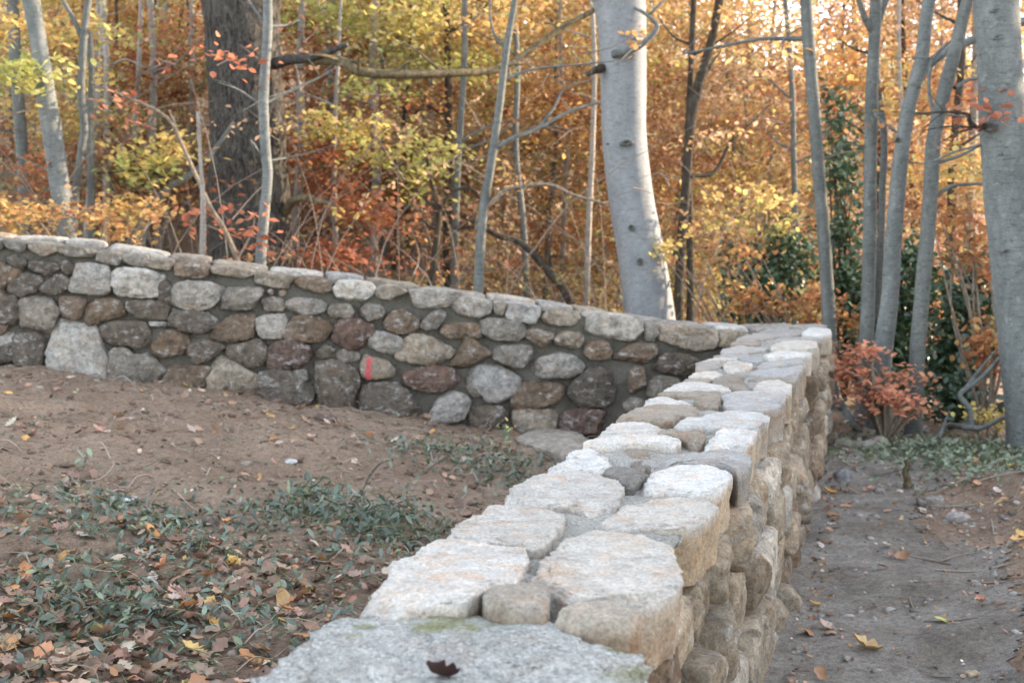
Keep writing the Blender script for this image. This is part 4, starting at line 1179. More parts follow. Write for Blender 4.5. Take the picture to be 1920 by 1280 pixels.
shrub('holly_bush', 'dark evergreen bush behind the capstones between the bowed and the straight slim beech', 'bush', 1440, 640, 11.6, [(1430, 560, 60, 60, 0, 900), (1480, 480, 60, 50, .3, 700), (1400, 500, 50, 30, .2, 300)], 'holly', M_HOLLY, .07)
shrub('holly_bush', 'tall dark evergreen behind the straight slim beech and the forked beech', 'bush', 1585, 680, 11.4, [(1585, 320, 40, 60, .2, 360), (1570, 210, 34, 60, .3, 220), (1590, 560, 44, 90, 0, 800), (1580, 430, 50, 60, .1, 380)], 'holly', M_HOLLY, .07)
shrub('holly_bush', 'broad dark evergreen mass behind the lower stems of the beech cluster', 'bush', 1690, 760, 10.9, [(1690, 620, 60, 110, 0, 1500), (1700, 500, 60, 50, .2, 700), (1650, 690, 70, 70, -.1, 900)], 'holly', M_HOLLY, .07)
shrub('holly_bush', 'dark evergreen bush between the beech cluster and the stout beech', 'bush', 1800, 790, 10.4, [(1790, 640, 60, 110, 0, 1500), (1840, 560, 50, 80, .2, 900), (1800, 750, 70, 50, -.3, 800)], 'holly', M_HOLLY, .07)
shrub('beech_bush', 'low russet-leaved beech bush at the end of the wall before the beech cluster', 'bush', 1660, 805, 9.0, [(1640, 735, 100, 34, 0, 250), (1600, 700, 40, 20, .1, 130), (1690, 748, 70, 14, -.1, 150), (1615, 660, 50, 12, .2, 130), (1725, 762, 44, 8, 0, 70), (1580, 690, 24, 14, .1, 70), (1690, 700, 40, 8, .1, 60)], 'salmon', M_LEAF, .055, stemmat=M_TWIG, flat=.03, tilt=.5)
shrub('leafy_sapling', 'red-brown leafy branches around the lower stout beech, against the evergreen', 'sapling', 1850, 800, 9.6, [(1850, 640, 36, 60, 0, 260), (1830, 480, 50, 60, .2, 260), (1790, 400, 60, 40, .3, 200)], {'rust': 2, 'orange': 1}, M_LEAF, .065, stemmat=M_TWIG, flat=.05)
shrub('leafy_sapling', 'red and orange leafed sapling in front of the evergreen at the corner of the wall', 'sapling', 1500, 650, 10.9, [(1480, 575, 90, 40, 0, 300), (1420, 560, 60, 26, 0, 180), (1590, 600, 40, 40, .2, 150), (1390, 470, 60, 30, .2, 120)], {'rust': 2, 'orange': 2}, M_LEAF, .065, stemmat=M_TWIG, flat=.05)
shrub('leafy_sapling', 'yellow-leaved spindly sapling between the crooked dark tree and the straight slim beech', 'sapling', 1400, 600, 11.8, [(1420, 370, 90, 30, .2, 180), (1350, 420, 80, 26, 0, 110), (1470, 430, 60, 30, 0, 110), (1250, 470, 30, 16, 0, 54)], {'gold': 1, 'ygreen': 1, 'orange': 1, 'brown': 1}, M_LEAF, .07, stemmat=M_TWIG, flat=.05)
shrub('leafy_sapling', 'low golden sprig beside the crooked grey bough before the stout beech', 'sapling', 1850, 800, 8.9, [(1855, 776, 26, 12, 0, 110)], 'gold', M_LEAF, .05, stemmat=M_TWIG, flat=.03)
shrub('leafy_sapling', 'orange-gold leafy sapling leaning over the wall top at its upper end', 'sapling', 200, 480, 9.6, [(230, 412, 80, 26, 0, 170), (60, 395, 70, 22, .1, 130), (310, 395, 40, 18, .2, 70), (150, 435, 80, 10, 0, 54)], {'orange': 3, 'gold': 1, 'rust': 1}, M_LEAF, .06, stemmat=M_TWIG, flat=.04, tilt=.5)

# ------------------------------------------------------------------ thicket and far wood (masses no one could count)
mb = MB()
for _ in range(300):
    px = random.uniform(-60, 1500); Y = random.uniform(11.2, 18)
    x = (px - 960) / FPX * Y; z = grd(x, Y)
    hgt = random.uniform(.5, 2.4); dx, dy = random.uniform(-1.1, 1.1) * hgt, random.uniform(-.3, .3) * hgt
    k = random.choice(((.2, .16, .13), (.17, .13, .11), (.13, .10, .085), (.22, .19, .17)))
    tube(mb, [(x, Y, z - .05), (x + dx * .35, Y + dy * .5, z + hgt * .6), (x + dx, Y + dy, z + hgt)], [random.uniform(.004, .011), .004, .0015], 4, 3, 0, col=k)
for _ in range(420):
    px = random.uniform(-60, 1500); Y = random.uniform(11.2, 19)
    x = (px - 960) / FPX * Y; z = grd(x, Y) + random.uniform(.3, 3.2)
    L_ = random.uniform(.2, .8); a = random.uniform(0, 6.28); el = random.uniform(-.3, .9)
    d = Vector((math.cos(a) * math.cos(el), math.sin(a) * math.cos(el) * .6, math.sin(el)))
    p = Vector((x, Y, z)); m_ = p + d * L_ * .5 + Vector((random.uniform(-.1, .1), 0, random.uniform(-.1, .15)))
    tube(mb, [p, m_, p + d * L_], [random.uniform(.004, .009), .004, .001], 4, 3, 0, col=random.choice(((.21, .17, .14), (.13, .10, .085), (.18, .15, .125))))
t = NT('thicket_stem'); a_ = t.n('Attribute'); a_.attribute_name = 'Col'
t.princ(a_.outputs['Color'], .9)
tag(mb.build('undergrowth', t.m, loc=Vector((0, 0, 0))), 'tangle of bare thin stems and twigs filling the wood behind the wall', 'undergrowth', kind='stuff')


def wood(name, label, boxes, leaf, mats, trunks):
    mb = MB()
    for (th0, th1, Y0, Y1, h0, h1, n, pl) in boxes:
        g = max(1, int(n / 420))                                     # boughs, each of one hue, each of several flat sprays
        Yg = rng.uniform(Y0, Y1, g); xg = rng.uniform(th0, th1, g) * Yg
        zg = gz(xg, Yg) + h0 + (h1 - h0) * rng.random(g)
        keys = list(pl); wts = np.array([pl[k] for k in keys], float); wts /= wts.sum()
        own = rng.choice(len(keys), g, p=wts)
        for q in range(g):
            k = 14; per = 30
            c = np.array([xg[q], Yg[q], zg[q]]) + rng.normal(0, 1, (k, 3)) * np.array([.9, .9, .34])
            cc = np.repeat(c, per, 0); m = len(cc)
            hd = np.repeat(rng.uniform(0, 2 * math.pi, k), per); u = rng.normal(0, .34, m); w_ = rng.normal(0, .15, m); dr = np.repeat(rng.normal(-.1, .2, k), per)
            off = np.stack([np.cos(hd) * u - np.sin(hd) * w_, np.sin(hd) * u + np.cos(hd) * w_, rng.normal(0, .05, m) + dr * u], 1)
            kn = keys[own[q]] if random.random() < .25 or abs(xg[q] / Yg[q]) > .45 else hue_near((xg[q], Yg[q], zg[q]))
            dv = Vector((xg[q], Yg[q], zg[q])) - CAM; ev = dv.z / dv.y
            if .175 < dv.x / dv.y < .235 and ev > .112 + .02 * math.sin(q): continue
            cols = (np.repeat(pal(kn, k), per, 0) * .5 + pal({kn: 3, 'brown': 1}, m) * .5) * rng.uniform(.7, 1.35) * np.repeat(rng.uniform(.75, 1.2, (k, 1)), per, 0)
            put_leaves(mb, cc + off, leaf * (.75 if Yg[q] < 20 else 1.05 if Yg[q] < 46 else 2.6), cols, LEAF4, .7)
    for (th0, th1, Y0, Y1, n) in trunks:
        for _ in range(n):
            Y = random.uniform(Y0, Y1); x = random.uniform(th0, th1) * Y; z = grd(x, Y); h = random.uniform(6, 13)
            r = random.uniform(.05, .16); dx = random.uniform(-1, 1)
            k = random.choice(((.2, .17, .15), (.3, .27, .24), (.1, .08, .07)))
            tube(mb, [(x, Y, z - .1), (x + dx * .3, Y, z + h * .5), (x + dx, Y, z + h)], [r, r * .7, r * .3], 6, 3, .1, 0, k)
    return tag(mb.build(name, mats, loc=Vector((0, 0, 0))), label, 'woods', kind='stuff')


wood('woods', 'far autumn wood of brown, gold and russet leaves rising behind everything', [
    (-.46, -.16, 22, 46, .6, 12, 60000, {'brown': 2, 'orange': 2, 'rust': 1, 'gold': 1}), (-.18, .06, 18, 44, .5, 11, 85000, {'olive': 2, 'brown': 2, 'orange': 2, 'gold': 1, 'rust': 1}),
    (.03, .22, 16, 40, .0, 9.5, 125000, {'orange': 2, 'brown': 3, 'gold': 1, 'olive': 1}), (.2, .45, 15, 38, .0, 10.0, 130000, {'orange': 2, 'gold': 2, 'brown': 2, 'rust': 1}),
    (-.20, .24, 14.5, 20, .3, 4.5, 26000, {'olive': 3, 'brown': 2, 'orange': 1, 'rust': 1}),
    (-.17, .07, 14, 19, .6, 5, 30000, {'olive': 3, 'brown': 3, 'orange': 1, 'ygreen': 1}), (.06, .2, 13.6, 18, .4, 4.6, 15000, {'orange': 2, 'brown': 2, 'gold': 1}), (-.4, -.2, 13.8, 20, .6, 5, 22000, {'orange': 2, 'gold': 2, 'rust': 2, 'brown': 1}),
    (-.85, -.46, 15, 40, .5, 9, 36000, {'rust': 1, 'orange': 1, 'brown': 2, 'gold': 1}), (.45, .66, 24, 46, .2, 9, 36000, {'orange': 1, 'brown': 2, 'rust': 1}),
    (-.46, .46, 46, 75, 0, 15, 42000, {'brown': 2, 'rust': 1, 'orange': 1, 'olive': 1}),
    (-.46, .46, 13, 24, .0, 1.2, 22000, {'brown': 3, 'olive': 1, 'rust': 1})], .095, M_LEAF, [(-.46, .05, 24, 48, 30), (.05, .45, 22, 40, 12)])
# unseen wood at the side, added and shaped to shade the wall and path
def shade_wood():
    mb = MB()
    k = 1700; per = 40
    c = rng.uniform(-8.6, 8, k); d = rng.uniform(14, 20, k)
    x, y = d * SX + c * SY, d * SY - c * SX
    z = gz(x, y) + rng.random(k) ** .75 * np.where((c > -7.5) & (c < -6.5), 4.2, 6.2)
    C = np.repeat(np.stack([x, y, z], 1), per, 0); m = len(C)
    off = np.stack([rng.normal(0, .35, m), rng.normal(0, .35, m), rng.normal(0, .25, m)], 1)
    put_leaves(mb, C + off, .26, pal({'orange': 2, 'brown': 2, 'rust': 1, 'olive': 2}, m), LEAF4, .9)
    for _ in range(40):
        c_, d_ = random.uniform(-8.5, 8), random.uniform(15, 20)
        x, y = d_ * SX + c_ * SY, d_ * SY - c_ * SX; z = grd(x, y)
        tube(mb, [(x, y, z - .1), (x, y, z + 3), (x, y, z + 6)], [.14, .10, .05], 7, 3, .1, 0, (.2, .18, .16))
    return mb


tag(shade_wood().build('woods', M_LEAF, loc=Vector((0, 0, 0))), 'unseen dense wood shaped to shade the wall and path', 'woods', kind='stuff')

# ------------------------------------------------------------------ things on the ground
def on_ground(xy, lift=0):
    return np.stack([xy[:, 0], xy[:, 1], gz(xy[:, 0], xy[:, 1]) + lift], 1)


def inside_left(xy):
    xc = xy[:, 1] * TANW + AL - .0
    p = xy - np.array([FACE0.x, FACE0.y])
    dist = p @ np.array([FN.x, FN.y])
    return (xy[:, 0] < xc - .0) & (dist > .02)


def cand(n, x0, x1, y0, y1): return np.stack([rng.uniform(x0, x1, n), rng.uniform(y0, y1, n)], 1)


OAKS = [oakleaf(4, .25, 1), oakleaf(5, .5, 2), oakleaf(3, .1, 3), oakleaf(6, -.35, 4), oakleaf(1, .3, 5), oakleaf(1, -.2, 6)]
# bed of fallen leaves on the dirt bank: thick low down and along the wall, thin higher up
xy = cand(26000, -4.2, 1.6, 1.3, 8.9)
xy = xy[inside_left(xy)]
bound = 5.2 + .10 * xy[:, 0] + .9 * vnoise(xy[:, 0], xy[:, 1], .9, 21)
dwall = (xy[:, 1] * TANW + AL) - xy[:, 0]
dens = .06 + .94 * np.clip(1.0 - sst(-.7, .5, xy[:, 1] - bound), 0, 1) + .5 * np.clip(1 - dwall / .9, 0, 1) * (xy[:, 1] < 6.5)
dens *= np.clip(.75 + 1.3 * vnoise(xy[:, 0], xy[:, 1], 1.7, 5), .15, 1)
xy = xy[rng.random(len(xy)) < dens * .80]
mb = MB()
part = rng.integers(0, len(OAKS), len(xy))
for i, tp in enumerate(OAKS):
    C = on_ground(xy[part == i]); C[:, 2] += rng.uniform(.006, .03, len(C))
    put_leaves(mb, C, .058, pal('litter', len(C)), tp, .42)
xy = cand(52000, -4.2, 1.6, 1.3, 8.9); xy = xy[inside_left(xy)]
bound = 5.6 + .10 * xy[:, 0] + .9 * vnoise(xy[:, 0], xy[:, 1], .9, 21)
xy = xy[rng.random(len(xy)) < (.05 + .55 * (1 - sst(-.8, .6, xy[:, 1] - bound))) * np.clip(.7 + 1.2 * vnoise(xy[:, 0], xy[:, 1], 2.6, 6), .1, 1)]
C = on_ground(xy); C[:, 2] += rng.uniform(.003, .02, len(C))
put_leaves(mb, C, .026, pal({'litter': 3, 'cover': 2}, len(C)), LEAF6, .6)
tag(mb.build('leaf_litter', M_LITTER, loc=Vector((0, 0, 0))), 'brown fallen leaves strewn over the dirt bank inside the wall', 'fallen leaves', kind='stuff')
# leaves on the path and its verge
xc_of = lambda y: y * TANW + AR
xy = cand(5200, -.6, 5.6, 2.6, 10.2)
dx = xy[:, 0] - xc_of(xy[:, 1])
dens = .07 + .75 * sst(.6, 1.3, dx) * np.clip(.7 + 1.4 * vnoise(xy[:, 0], xy[:, 1], 2.2, 41), .1, 1) + .25 * (np.abs(dx - .12) < .1)
xy = xy[(dx > .06) & (rng.random(len(xy)) < dens)]
mb = MB(); part = rng.integers(0, len(OAKS), len(xy))
for i, tp in enumerate(OAKS):
    C = on_ground(xy[part == i], .02); put_leaves(mb, C, .06, pal('path', len(C)), tp, .3)
xy = cand(26000, -.6, 5.6, 2.6, 10.2); dx = xy[:, 0] - xc_of(xy[:, 1])
xy = xy[(dx > .05) & (rng.random(len(xy)) < .10 + .5 * sst(.5, 1.2, dx) + .5 * (dx < .14))]
C = on_ground(xy, .012); put_leaves(mb, C, .024, pal({'litter': 3, 'path': 1}, len(C)), LEAF6, .5)
tag(mb.build('leaf_litter', M_LITTER, loc=Vector((0, 0, 0))), 'scattered fallen leaves on the trodden path and its verge', 'fallen leaves', kind='stuff')

# creeping green plants
def cover(spots, n, palette, name, label, leaf=.045, tpl=LEAFL):
    mb = MB()
    for (px, py, rx, ry, k, hgt) in spots:
        c = gpt(px, py)
        m = int(n * k)
        q = np.stack([rng.normal(c.x, rx, m), rng.normal(c.y, ry, m)], 1)
        keep = inside_left(q) if name_left(c) else np.ones(m, bool)
        q = q[keep]
        C = on_ground(q); C[:, 2] += .008 + rng.random(len(q)) ** 1.4 * hgt * np.exp(-(((q[:, 0] - c.x) / rx) ** 2 + ((q[:, 1] - c.y) / ry) ** 2) * .35)
        put_leaves(mb, C, leaf, pal(palette, len(q)), tpl, .75)
        for _ in range(int(m / 18)):                                 # runners
            j = random.randrange(len(C)); p = Vector(C[j]); g_ = Vector((p.x, p.y, grd(p.x, p.y)))
            a = random.uniform(0, 6.28); d = Vector((math.cos(a), math.sin(a), .1)) * random.uniform(.08, .28)
            tube(mb, [g_, p + Vector((0, 0, .02)), p + d], [.0022, .0018, .001], 4, 3, 0, col=random.choice(((.2, .2, .1), (.25, .18, .1), (.14, .17, .07))))
    return tag(mb.build(name, M_COVER, loc=Vector((0, 0, 0))), label, 'ground cover', kind='stuff')


def name_left(c): return c.x < c.y * TANW + AL


cover([(250, 985, .28, .30, 1, .06), (340, 1010, .22, .25, .6, .06), (150, 960, .2, .2, .3, .05), (180, 1150, .22, .2, .6, .08), (60, 1080, .2, .2, .3, .05), (660, 990, .22, .16, 1.1, .17), (590, 965, .14, .12, .8, .20), (750, 990, .14, .14, .8, .15), (180, 1160, .13, .1, .8, .10),
       (860, 865, .28, .3, .9, .08), (930, 890, .25, .3, .7, .06), (900, 850, .3, .3, .4, .08), (450, 1110, .3, .25, .5, .04), (80, 1230, .25, .2, .5, .05), (330, 1180, .3, .2, .4, .04), (500, 1020, .3, .3, .3, .04), (700, 1060, .2, .2, .3, .05), (540, 1180, .25, .15, .3, .04)],
      330, 'cover', 'ground_cover', 'dark green creeping plants growing among the fallen leaves')
cover([(1760, 855, .45, .35, 1.4, .09), (1850, 865, .4, .35, 1.2, .08), (1700, 842, .3, .3, .6, .05), (1900, 880, .3, .3, .8, .07), (1820, 845, .5, .4, .9, .10)],
      520, 'mint', 'ground_cover', 'pale green creeping plants carpeting the verge before the stout beech', .042, LEAF6)

# crumbs of earth, gravel, dry rootlets
def lumps(n, x0, x1, y0, y1, keep, smin, smax, cols, name, label, mat):
    ico = np.array([(0, 0, 1), (.89, 0, .45), (.28, .85, .45), (-.72, .53, .45), (-.72, -.53, .45), (.28, -.85, .45), (.72, .53, -.45), (-.28, .85, -.45), (-.89, 0, -.45), (-.28, -.85, -.45), (.72, -.53, -.45), (0, 0, -1)])
    tri = np.array([(0, 1, 2), (0, 2, 3), (0, 3, 4), (0, 4, 5), (0, 5, 1), (1, 6, 2), (2, 7, 3), (3, 8, 4), (4, 9, 5), (5, 10, 1), (2, 6, 7), (3, 7, 8), (4, 8, 9), (5, 9, 10), (1, 10, 6), (6, 11, 7), (7, 11, 8), (8, 11, 9), (9, 11, 10), (10, 11, 6)])
    xy = cand(n, x0, x1, y0, y1); xy = xy[keep(xy)]
    m = len(xy); C = on_ground(xy)
    s = smin + (smax - smin) * rng.random(m) ** 5
    k = rng.uniform(.6, 1.35, (m, 12, 1)) * ico[None]
    k = k * s[:, None, None] * np.stack([rng.uniform(.7, 1.4, m), rng.uniform(.7, 1.4, m), rng.uniform(.4, .9, m)], 1)[:, None, :]
    V = k + C[:, None, :]
    f = (tri[None] + (np.arange(m) * 12)[:, None, None]).reshape(-1, 3)
    cc = np.array(cols)[rng.integers(0, len(cols), m)] * rng.uniform(.7, 1.25, (m, 1))
    mb = MB(); mb.add(V.reshape(-1, 3), f, np.repeat(cc, 12, 0))
    return tag(mb.build(name, mat, loc=Vector((0, 0, 0)), smooth=False), label, name.replace('_', ' '), kind='stuff')


t = NT('crumb'); a_ = t.n('Attribute'); a_.attribute_name = 'Col'
M_CRUMB = t.princ(t.mix(1, a_.outputs['Color'], t.ramp(t.noise(t.n('NewGeometry').outputs['Position'], 90, 4), [(.3, .7), (.7, 1.25)]), 'MULTIPLY'), .95, None, .1)
lumps(13000, -4.2, 1.8, 2.2, 8.8, inside_left, .004, .026, [(.16, .115, .085), (.20, .15, .112), (.13, .092, .07), (.24, .2, .165)], 'dirt', 'crumbled earth and clods on the bare bank', M_CRUMB)
lumps(16000, -.5, 5.4, 2.6, 10, lambda q: q[:, 0] > xc_of(q[:, 1]) + .05, .003, .024, [(.22, .2, .18), (.28, .26, .24), (.17, .15, .13), (.33, .31, .29)], 'gravel', 'small grit and gravel on the trodden path', M_CRUMB)
mb = MB()
for _ in range(620):
    x, y = random.uniform(-3.8, 1.4), random.uniform(2.8, 8.6)
    if not inside_left(np.array([[x, y]]))[0]: continue
    p = Vector((x, y, grd(x, y) + .006)); a = random.uniform(0, 6.28); L_ = random.uniform(.05, .28)
    P = [p]
    for k in range(3):
        a += random.uniform(-.8, .8); q = P[-1] + Vector((math.cos(a), math.sin(a), 0)) * L_ / 3
        q.z = grd(q.x, q.y) + random.uniform(.004, .05); P.append(q)
    tube(mb, P, [.0028, .0026, .002, .0012], 4, 3, 0, col=random.choice(((.30, .24, .18), (.22, .17, .13), (.36, .3, .24), (.18, .16, .1))))
for _ in range(420):
    x, y = random.uniform(.5, 5), random.uniform(3, 10)
    if x < xc_of(y) + .5: continue
    a = random.uniform(0, 6.28); L_ = random.uniform(.06, .4)
    P = [Vector((x + math.cos(a) * L_ * k, y + math.sin(a) * L_ * k, 0)) for k in (0, .5, 1)]
    for q in P: q.z = grd(q.x, q.y) + random.uniform(.006, .02)
    tube(mb, P, [.004, .0035, .002], 4, 3, 0, col=random.choice(((.26, .21, .16), (.18, .14, .11), (.3, .27, .23))))
t = NT('rootlet'); a_ = t.n('Attribute'); a_.attribute_name = 'Col'
tag(mb.build('debris', t.princ(a_.outputs['Color'], .9), loc=Vector((0, 0, 0))), 'dry rootlets and broken twigs strewn on the soil', 'twig debris', kind='stuff')

# single twigs, roots and boughs
def stick(name, label, cat, pts, w0, w1, mat, extra=(), sides=8):
    """pts: (px, py, lift above ground)"""
    P = []
    for (px, py, lf) in pts:
        p = gpt(px, py) if lf == 0 else None
        P.append((p, px, py, lf))
    base = next(p for p, *_ in P if p is not None)
    Q = [(p + Vector((0, 0, .012))) if p is not None else at(px, py, base.y + lf) for p, px, py, lf in P]
    mb = MB(); tube(mb, Q, [w0 + (w1 - w0) * i / (len(Q) - 1) for i in range(len(Q))], sides, 6, .18, random.uniform(0, 99))
    for ex in extra:
        E = [at(px, py, base.y + lf) for px, py, lf in ex[0]]
        tube(mb, E, [ex[1] + (ex[2] - ex[1]) * i / (len(E) - 1) for i in range(len(E))], sides, 5, .15, 3)
    return tag(mb.build(name, mat), label, cat)


stick('root', 'pale forked root lying on the leaves in the lower corner of the dirt bank', 'root', [(60, 1090, 0), (95, 1105, .02), (118, 1125, .02), (128, 1150, .01), (124, 1172, 0)], .010, .007, M_TWIG, [([(118, 1125, .02), (112, 1100, .05), (104, 1090, .08)], .007, .004), ([(60, 1088, .02), (56, 1110, 0), (66, 1126, -.02)], .007, .004)])
stick('twig', 'slender bare twig standing up aslant beside the creeping plants', 'twig', [(655, 950, 0), (672, 930, 0.02), (690, 895, .04), (712, 868, .06), (732, 862, .07)], .010, .005, M_TWIG)
stick('root', 'tan knotty root arching over the dirt above the creeping plants', 'root', [(545, 955, 0), (542, 935, .02), (556, 927, .04), (590, 930, .05), (622, 942, 0)], .009, .007, M_TWIG, [([(600, 932, .05), (612, 915, .06), (618, 908, .07)], .006, .002), ([(590, 930, .05), (582, 918, .06)], .005, .002)])
stick('twig', 'thin pale stalk standing in the bare dirt', 'twig', [(432, 825, 0), (424, 800, 0.01), (412, 775, .02), (398, 757, .02)], .007, .003, M_TWIG)
stick('twig', 'bent dry twig leaning against the dark stones at the wall foot', 'twig', [(592, 752, 0), (608, 742, .02), (622, 732, .03), (642, 742, .03), (640, 765, .0)], .004, .003, M_TWIG)
stick('twig', 'forked dry twig at the wall foot under the brown angular stone', 'twig', [(532, 755, 0), (545, 728, .03), (568, 712, .04)], .004, .002, M_TWIG, [([(535, 742, .02), (572, 735, .03)], .003, .0015)])
stick('twig', 'straight dry stalk slanting before the dark stone at the foot of the wall', 'twig', [(900, 822, 0), (912, 795, .02), (932, 762, .04)], .005, .0025, M_TWIG)
stick('twig', 'short dead stick lying among the ivy near the yellow weed', 'twig', [(795, 888, 0), (815, 868, .03), (832, 856, .05)], .010, .008, M_TWIG)
stick('stub', 'short dark broken stub standing upright at the side of the path', 'stub', [(1700, 918, 0), (1701, 898, .01), (1697, 884, .01), (1702, 872, .01), (1698, 862, .01)], .026, .014, M_LIMB, sides=10)
stick('log', 'pale barkless log lying across the head of the path', 'log', [(1570, 836, 0), (1600, 840, 0.0), (1625, 842, 0.0), (1652, 830, .06)], .040, .060, M_POLE, sides=12)
stick('fallen_branch', 'crooked grey bough rising in a loop from the verge before the stout beech', 'branch',
      [(1735, 850, 0), (1758, 822, 0.0), (1780, 803, 0.0), (1808, 800, 0.02), (1835, 803, .05), (1862, 792, .1), (1895, 775, .2)], 0.030, .013, M_BEECH2,
      [([(1822, 800, .03), (1818, 768, .02), (1800, 742, .02), (1812, 728, .02), (1840, 708, .05), (1878, 668, .1), (1886, 655, .1)], .022, .012), ([(1812, 726, .03), (1838, 692, .1), (1870, 655, .15)], .015, .007), ([(1760, 822, .02), (1772, 790, .1), (1780, 770, .15)], .012, .006), ([(1735, 850, 0), (1745, 862, -.05), (1762, 872, -.1)], .024, .012)], 12)
stick('root', 'grey spreading root at the outer foot of the wall end', 'root', [(1560, 740, 0), (1582, 770, 0.0), (1600, 800, 0), (1612, 812, 0)], .05, .02, M_BEECH2, sides=10)

# rocks on the ground
def rock(name, label, cat, px, py, w, h, c, flat=1.0):
    p = gpt(px, py)
    mb = MB()
    r = random.Random(int(px * 7 + py))
    W_, H_ = pxw(w, p.y) / 2, pxw(h, p.y)
    nu, nv = 22, 14; V = []
    sd = r.uniform(0, 99)
    for j in range(nv):
        ph = -math.pi / 2 + math.pi * j / (nv - 1)
        for i in range(nu):
            th = 2 * math.pi * i / nu
            d = Vector((math.cos(th) * math.cos(ph), math.sin(th) * math.cos(ph), math.sin(ph)))
            e = (abs(d.x) ** 2.6 + abs(d.y) ** 2.6 + abs(d.z) ** 2.6) ** (-1 / 2.6)
            k = e * (1 + .22 * fr((d.x * 1.3 + sd, d.y * 1.3, d.z * 1.3), 2) + .06 * fr((d.x * 5 + sd, d.y * 5, d.z * 5), 3))
            V.append((p.x + d.x * k * W_, p.y + d.y * k * W_ * .8 * flat, p.z + H_ * .25 + d.z * k * H_ * .6))
    i = np.arange((nv - 1) * nu); a = (i // nu) * nu; q = i % nu; q2 = (q + 1) % nu
    mb.add(np.array(V), np.stack([a + q, a + q2, a + nu + q2, a + nu + q], 1))
    o = mb.build(name, M_STONE); o.color = (*c, 1)
    return tag(o, label, cat)


rock('rock', 'smooth grey-brown rock half buried on the verge near the upright stub', 'rock', 1746, 950, 52, 24, (.24, .215, .19))
rock('rock', 'flat pale rock on the verge beyond the smooth buried rock', 'rock', 1796, 975, 46, 18, (.36, .33, .31))
rock('rock', 'bluish grey rock at the foot of the wall near the log', 'rock', 1580, 902, 36, 26, (.27, .27, .285))
rock('pebble', 'cream egg-shaped pebble low on the path near its outer edge', 'pebble', 1824, 1268, 30, 14, (.52, .42, .30))
rock('pebble', 'pale flat pebble lying in the middle of the path', 'pebble', 1590, 1158, 24, 9, (.42, .40, .37))
rock('pebble', 'small bluish pebble close to the wall beside the path', 'pebble', 1542, 1158, 18, 7, (.33, .34, .36))
rock('rock', 'pinkish grey lump of rock with leaves around it beyond the stub', 'rock', 1650, 925, 20, 12, (.27, .24, .22))
rock('rock', 'brown clod-like stone on the bank above the creeping plants', 'rock', 395, 985, 28, 22, (.20, .15, .12))
rock('pebble', 'white chip of stone on the bare dirt', 'pebble', 545, 868, 24, 9, (.48, .48, .49))
rock('pebble', 'white chip of stone lying at the edge of the creeping plants', 'pebble', 248, 940, 30, 10, (.55, .55, .56))
rock('clod', 'dark crumbly clod of earth on the bank below the red paint mark', 'clod', 610, 790, 44, 16, (.14, .10, .08))
# flat flagstone in the inner corner
pts = [gpt(*q) for q in ((960, 826), (1010, 818), (1085, 826), (1120, 850), (1085, 872), (1045, 868), (1010, 850))]
zc = sum(p.z for p in pts) / len(pts)
cx, cy = sum(p.x for p in pts) / len(pts), sum(p.y for p in pts) / len(pts)
o = stone('flagstone', [(p.x - cx, p.y - cy) for p in pts], Vector((cx, cy, zc + .03)), Vector((1, 0, 0)), Vector((0, 1, 0)), ZV, .02, .08, 8, (.36, .32, .27), None, .015, 2)
tag(o, 'flat tan flagstone lying in the inner angle of the wall', 'flagstone')

# single leaves that stand out
def one_leaf(label, px, py, size, c, tpl, tilt=(.15, .1), head=0., pt=None):
    p = pt if pt is not None else gpt(px, py) + Vector((0, 0, .018))
    tv, tf = OAKS[tpl]
    M_ = (Matrix.Rotation(head, 3, 'Z') @ Matrix.Rotation(tilt[0], 3, 'X') @ Matrix.Rotation(tilt[1], 3, 'Y'))
    V = [p + M_ @ (Vector(v) - Vector((0, .5, 0))) * size for v in tv]
    cols = np.array([c] * len(V)) * np.linspace(.8, 1.15, len(V))[:, None]
    mb = MB(); mb.add(np.array([tuple(v) for v in V]), tf, cols)
    return tag(mb.build('fallen_leaf', M_LITTER), label, 'leaf')


for a_ in (('large tan and yellow oak leaf flat on the path near its lower end', 1622, 1222, .105, (.48, .32, .15), 1, (.35, .1), 1.2),
           ('yellow-green leaf on the outer part of the path', 1766, 1170, .07, (.45, .42, .12), 2, (.3, .1), 1.4),
           ('orange leaf beside the wall foot near the pale flat pebble', 1528, 1140, .05, (.62, .36, .08), 4, (.3, .1), 1.6),
           ('curled russet leaves caught against the wall foot', 1520, 1190, .085, (.40, .20, .10), 3, (.5, .3), 1.3),
           ('pale tan leaf lying next to the russet one at the wall foot', 1546, 1184, .065, (.46, .34, .26), 1, (.5, .1), .9),
           ('bright orange leaf at the wall foot by the bluish rock', 1555, 927, .085, (.62, .30, .05), 4, (.4, .0), 1.5),
           ('big gold leaf in the lower part of the leaf bed', 440, 1100 - 37, .08, (.60, .42, .13), 0, (.5, .1), 1.2),
           ('ochre maple-like leaf near the bottom of the leaf bed', 362, 1227, .08, (.58, .40, .14), 0, (.45, .1), 1.5),
           ('copper brown rounded leaf near the mossy slab', 466, 1245, .075, (.46, .21, .08), 4, (.5, .0), 1.3),
           ('pink-brown star-shaped leaf amid the leaf bed', 268, 1212, .085, (.40, .24, .18), 1, (.5, .1), .6),
           ('curved ochre leaf standing on edge by the leaf bed margin', 528, 1140, .10, (.50, .33, .16), 4, (.9, .5), .3),
           ('orange curled leaf among the creeping plants on the bank', 284, 1005, .07, (.58, .27, .08), 4, (.7, .2), 1.0),
           ('broad dusty brown leaf at the lower bed of leaves', 190, 1220, .075, (.34, .20, .13), 4, (.4, .1), 1.7),
           ('whitish frilled leaf in the middle of the leaf bed', 285, 1094, .05, (.55, .48, .44), 1, (.5, .2), .2)):
    one_leaf(*a_)
q = TOPP + NRM * .004
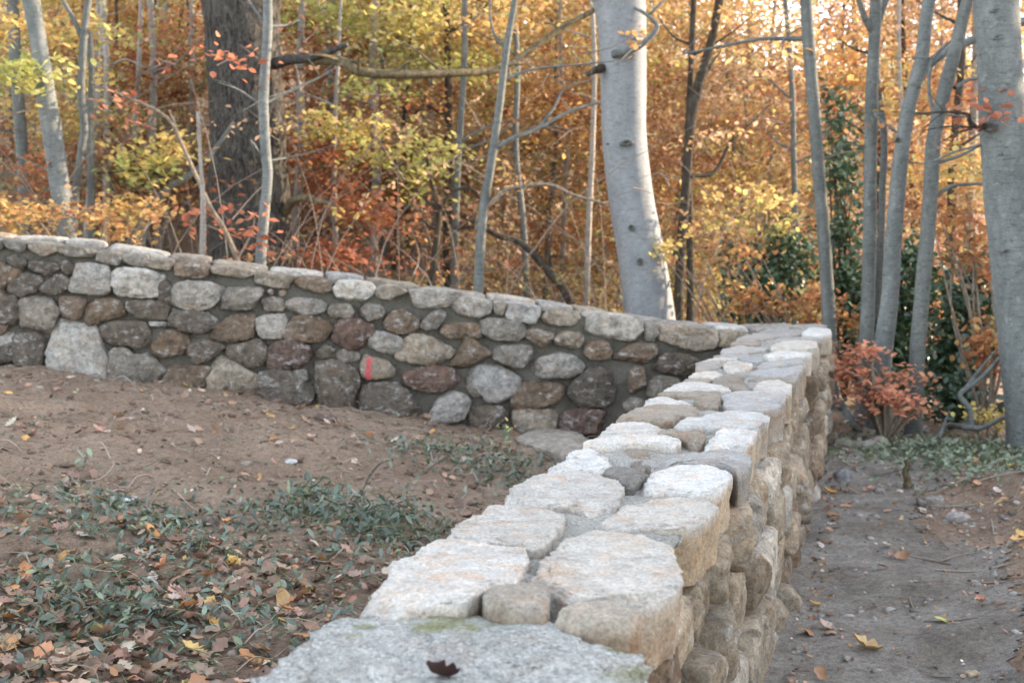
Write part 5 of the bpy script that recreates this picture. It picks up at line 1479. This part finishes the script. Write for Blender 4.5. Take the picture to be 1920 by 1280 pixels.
u, v_ = nuv(640 + 550 / 2.9083, 840 + 1235 / 2.9083, -.004)
one_leaf('dark curled withered leaf lying on the mossy slab', 0, 0, .05, (.035, .018, .015), 1, (.4, .9), 1.9, q + LAT * u + DIR * v_)
# small weeds
def weed(label, px, py, blobs, pl, leaf=.05):
    b = gpt(px, py)
    root = empty('weed', b, label, 'weed')
    ms_, mb = MB(), MB()
    for (bx, by, n, k) in blobs:
        e = at(bx, by, b.y)
        tube(ms_, [b - Vector((0, 0, .02)), b.lerp(e, .5) + Vector((.01, 0, .01)), e], [.004, .003, .0015], 5, 4, 0)
        C = np.array(e) + rng.normal(0, .022, (n, 3)); put_leaves(mb, C, leaf, pal(k, n), LEAFL, .7)
    ms_.build('stem', M_TWIG, root); mb.build('foliage', M_COVER, root)


weed('small weed with a yellow tip beside the flagstone', 945, 850, [(940, 806, 9, 'mint'), (955, 802, 9, 'gold'), (950, 825, 6, 'mint'), (938, 835, 5, 'gold')], None)
weed('tiny two-leaved seedling with a reddish stalk on the bare dirt', 152, 878, [(158, 855, 3, 'mint'), (163, 850, 3, 'cover')], None, .05)

# ------------------------------------------------------------------ light
EL, AZ = R(15), R(72)
w = bpy.data.worlds.new('World'); scene.world = w; w.use_nodes = True
nt = w.node_tree; nt.nodes.clear()
out = nt.nodes.new('ShaderNodeOutputWorld'); bg = nt.nodes.new('ShaderNodeBackground'); sky = nt.nodes.new('ShaderNodeTexSky')
sky.sky_type = 'NISHITA'; sky.sun_disc = False; sky.sun_elevation = EL; sky.sun_rotation = AZ
sky.air_density = 1.0; sky.dust_density = .8; sky.ozone_density = 1.0
hs = nt.nodes.new('ShaderNodeHueSaturation'); hs.inputs['Saturation'].default_value = .42
nt.links.new(sky.outputs[0], hs.inputs['Color']); nt.links.new(hs.outputs[0], bg.inputs[0])
bg.inputs[1].default_value = .15
nt.links.new(bg.outputs[0], out.inputs[0])
sd = bpy.data.lights.new('sun', 'SUN'); sd.energy = 2.4; sd.angle = R(.53); sd.color = (1.0, .78, .54)
so = bpy.data.objects.new('sun', sd); COL.objects.link(so)
sv = Vector((math.sin(AZ) * math.cos(EL), math.cos(AZ) * math.cos(EL), math.sin(EL)))
so.rotation_euler = sv.to_track_quat('Z', 'Y').to_euler(); so.location = sv * 60

scene.view_settings.view_transform = 'Standard'
scene.view_settings.look = 'None'
scene.view_settings.exposure = 2.8
scene.view_settings.gamma = 1
cy = scene.cycles
cy.max_bounces = 6; cy.diffuse_bounces = 3; cy.glossy_bounces = 2; cy.transmission_bounces = 4; cy.transparent_max_bounces = 4
cy.sample_clamp_indirect = 6; cy.use_denoising = True
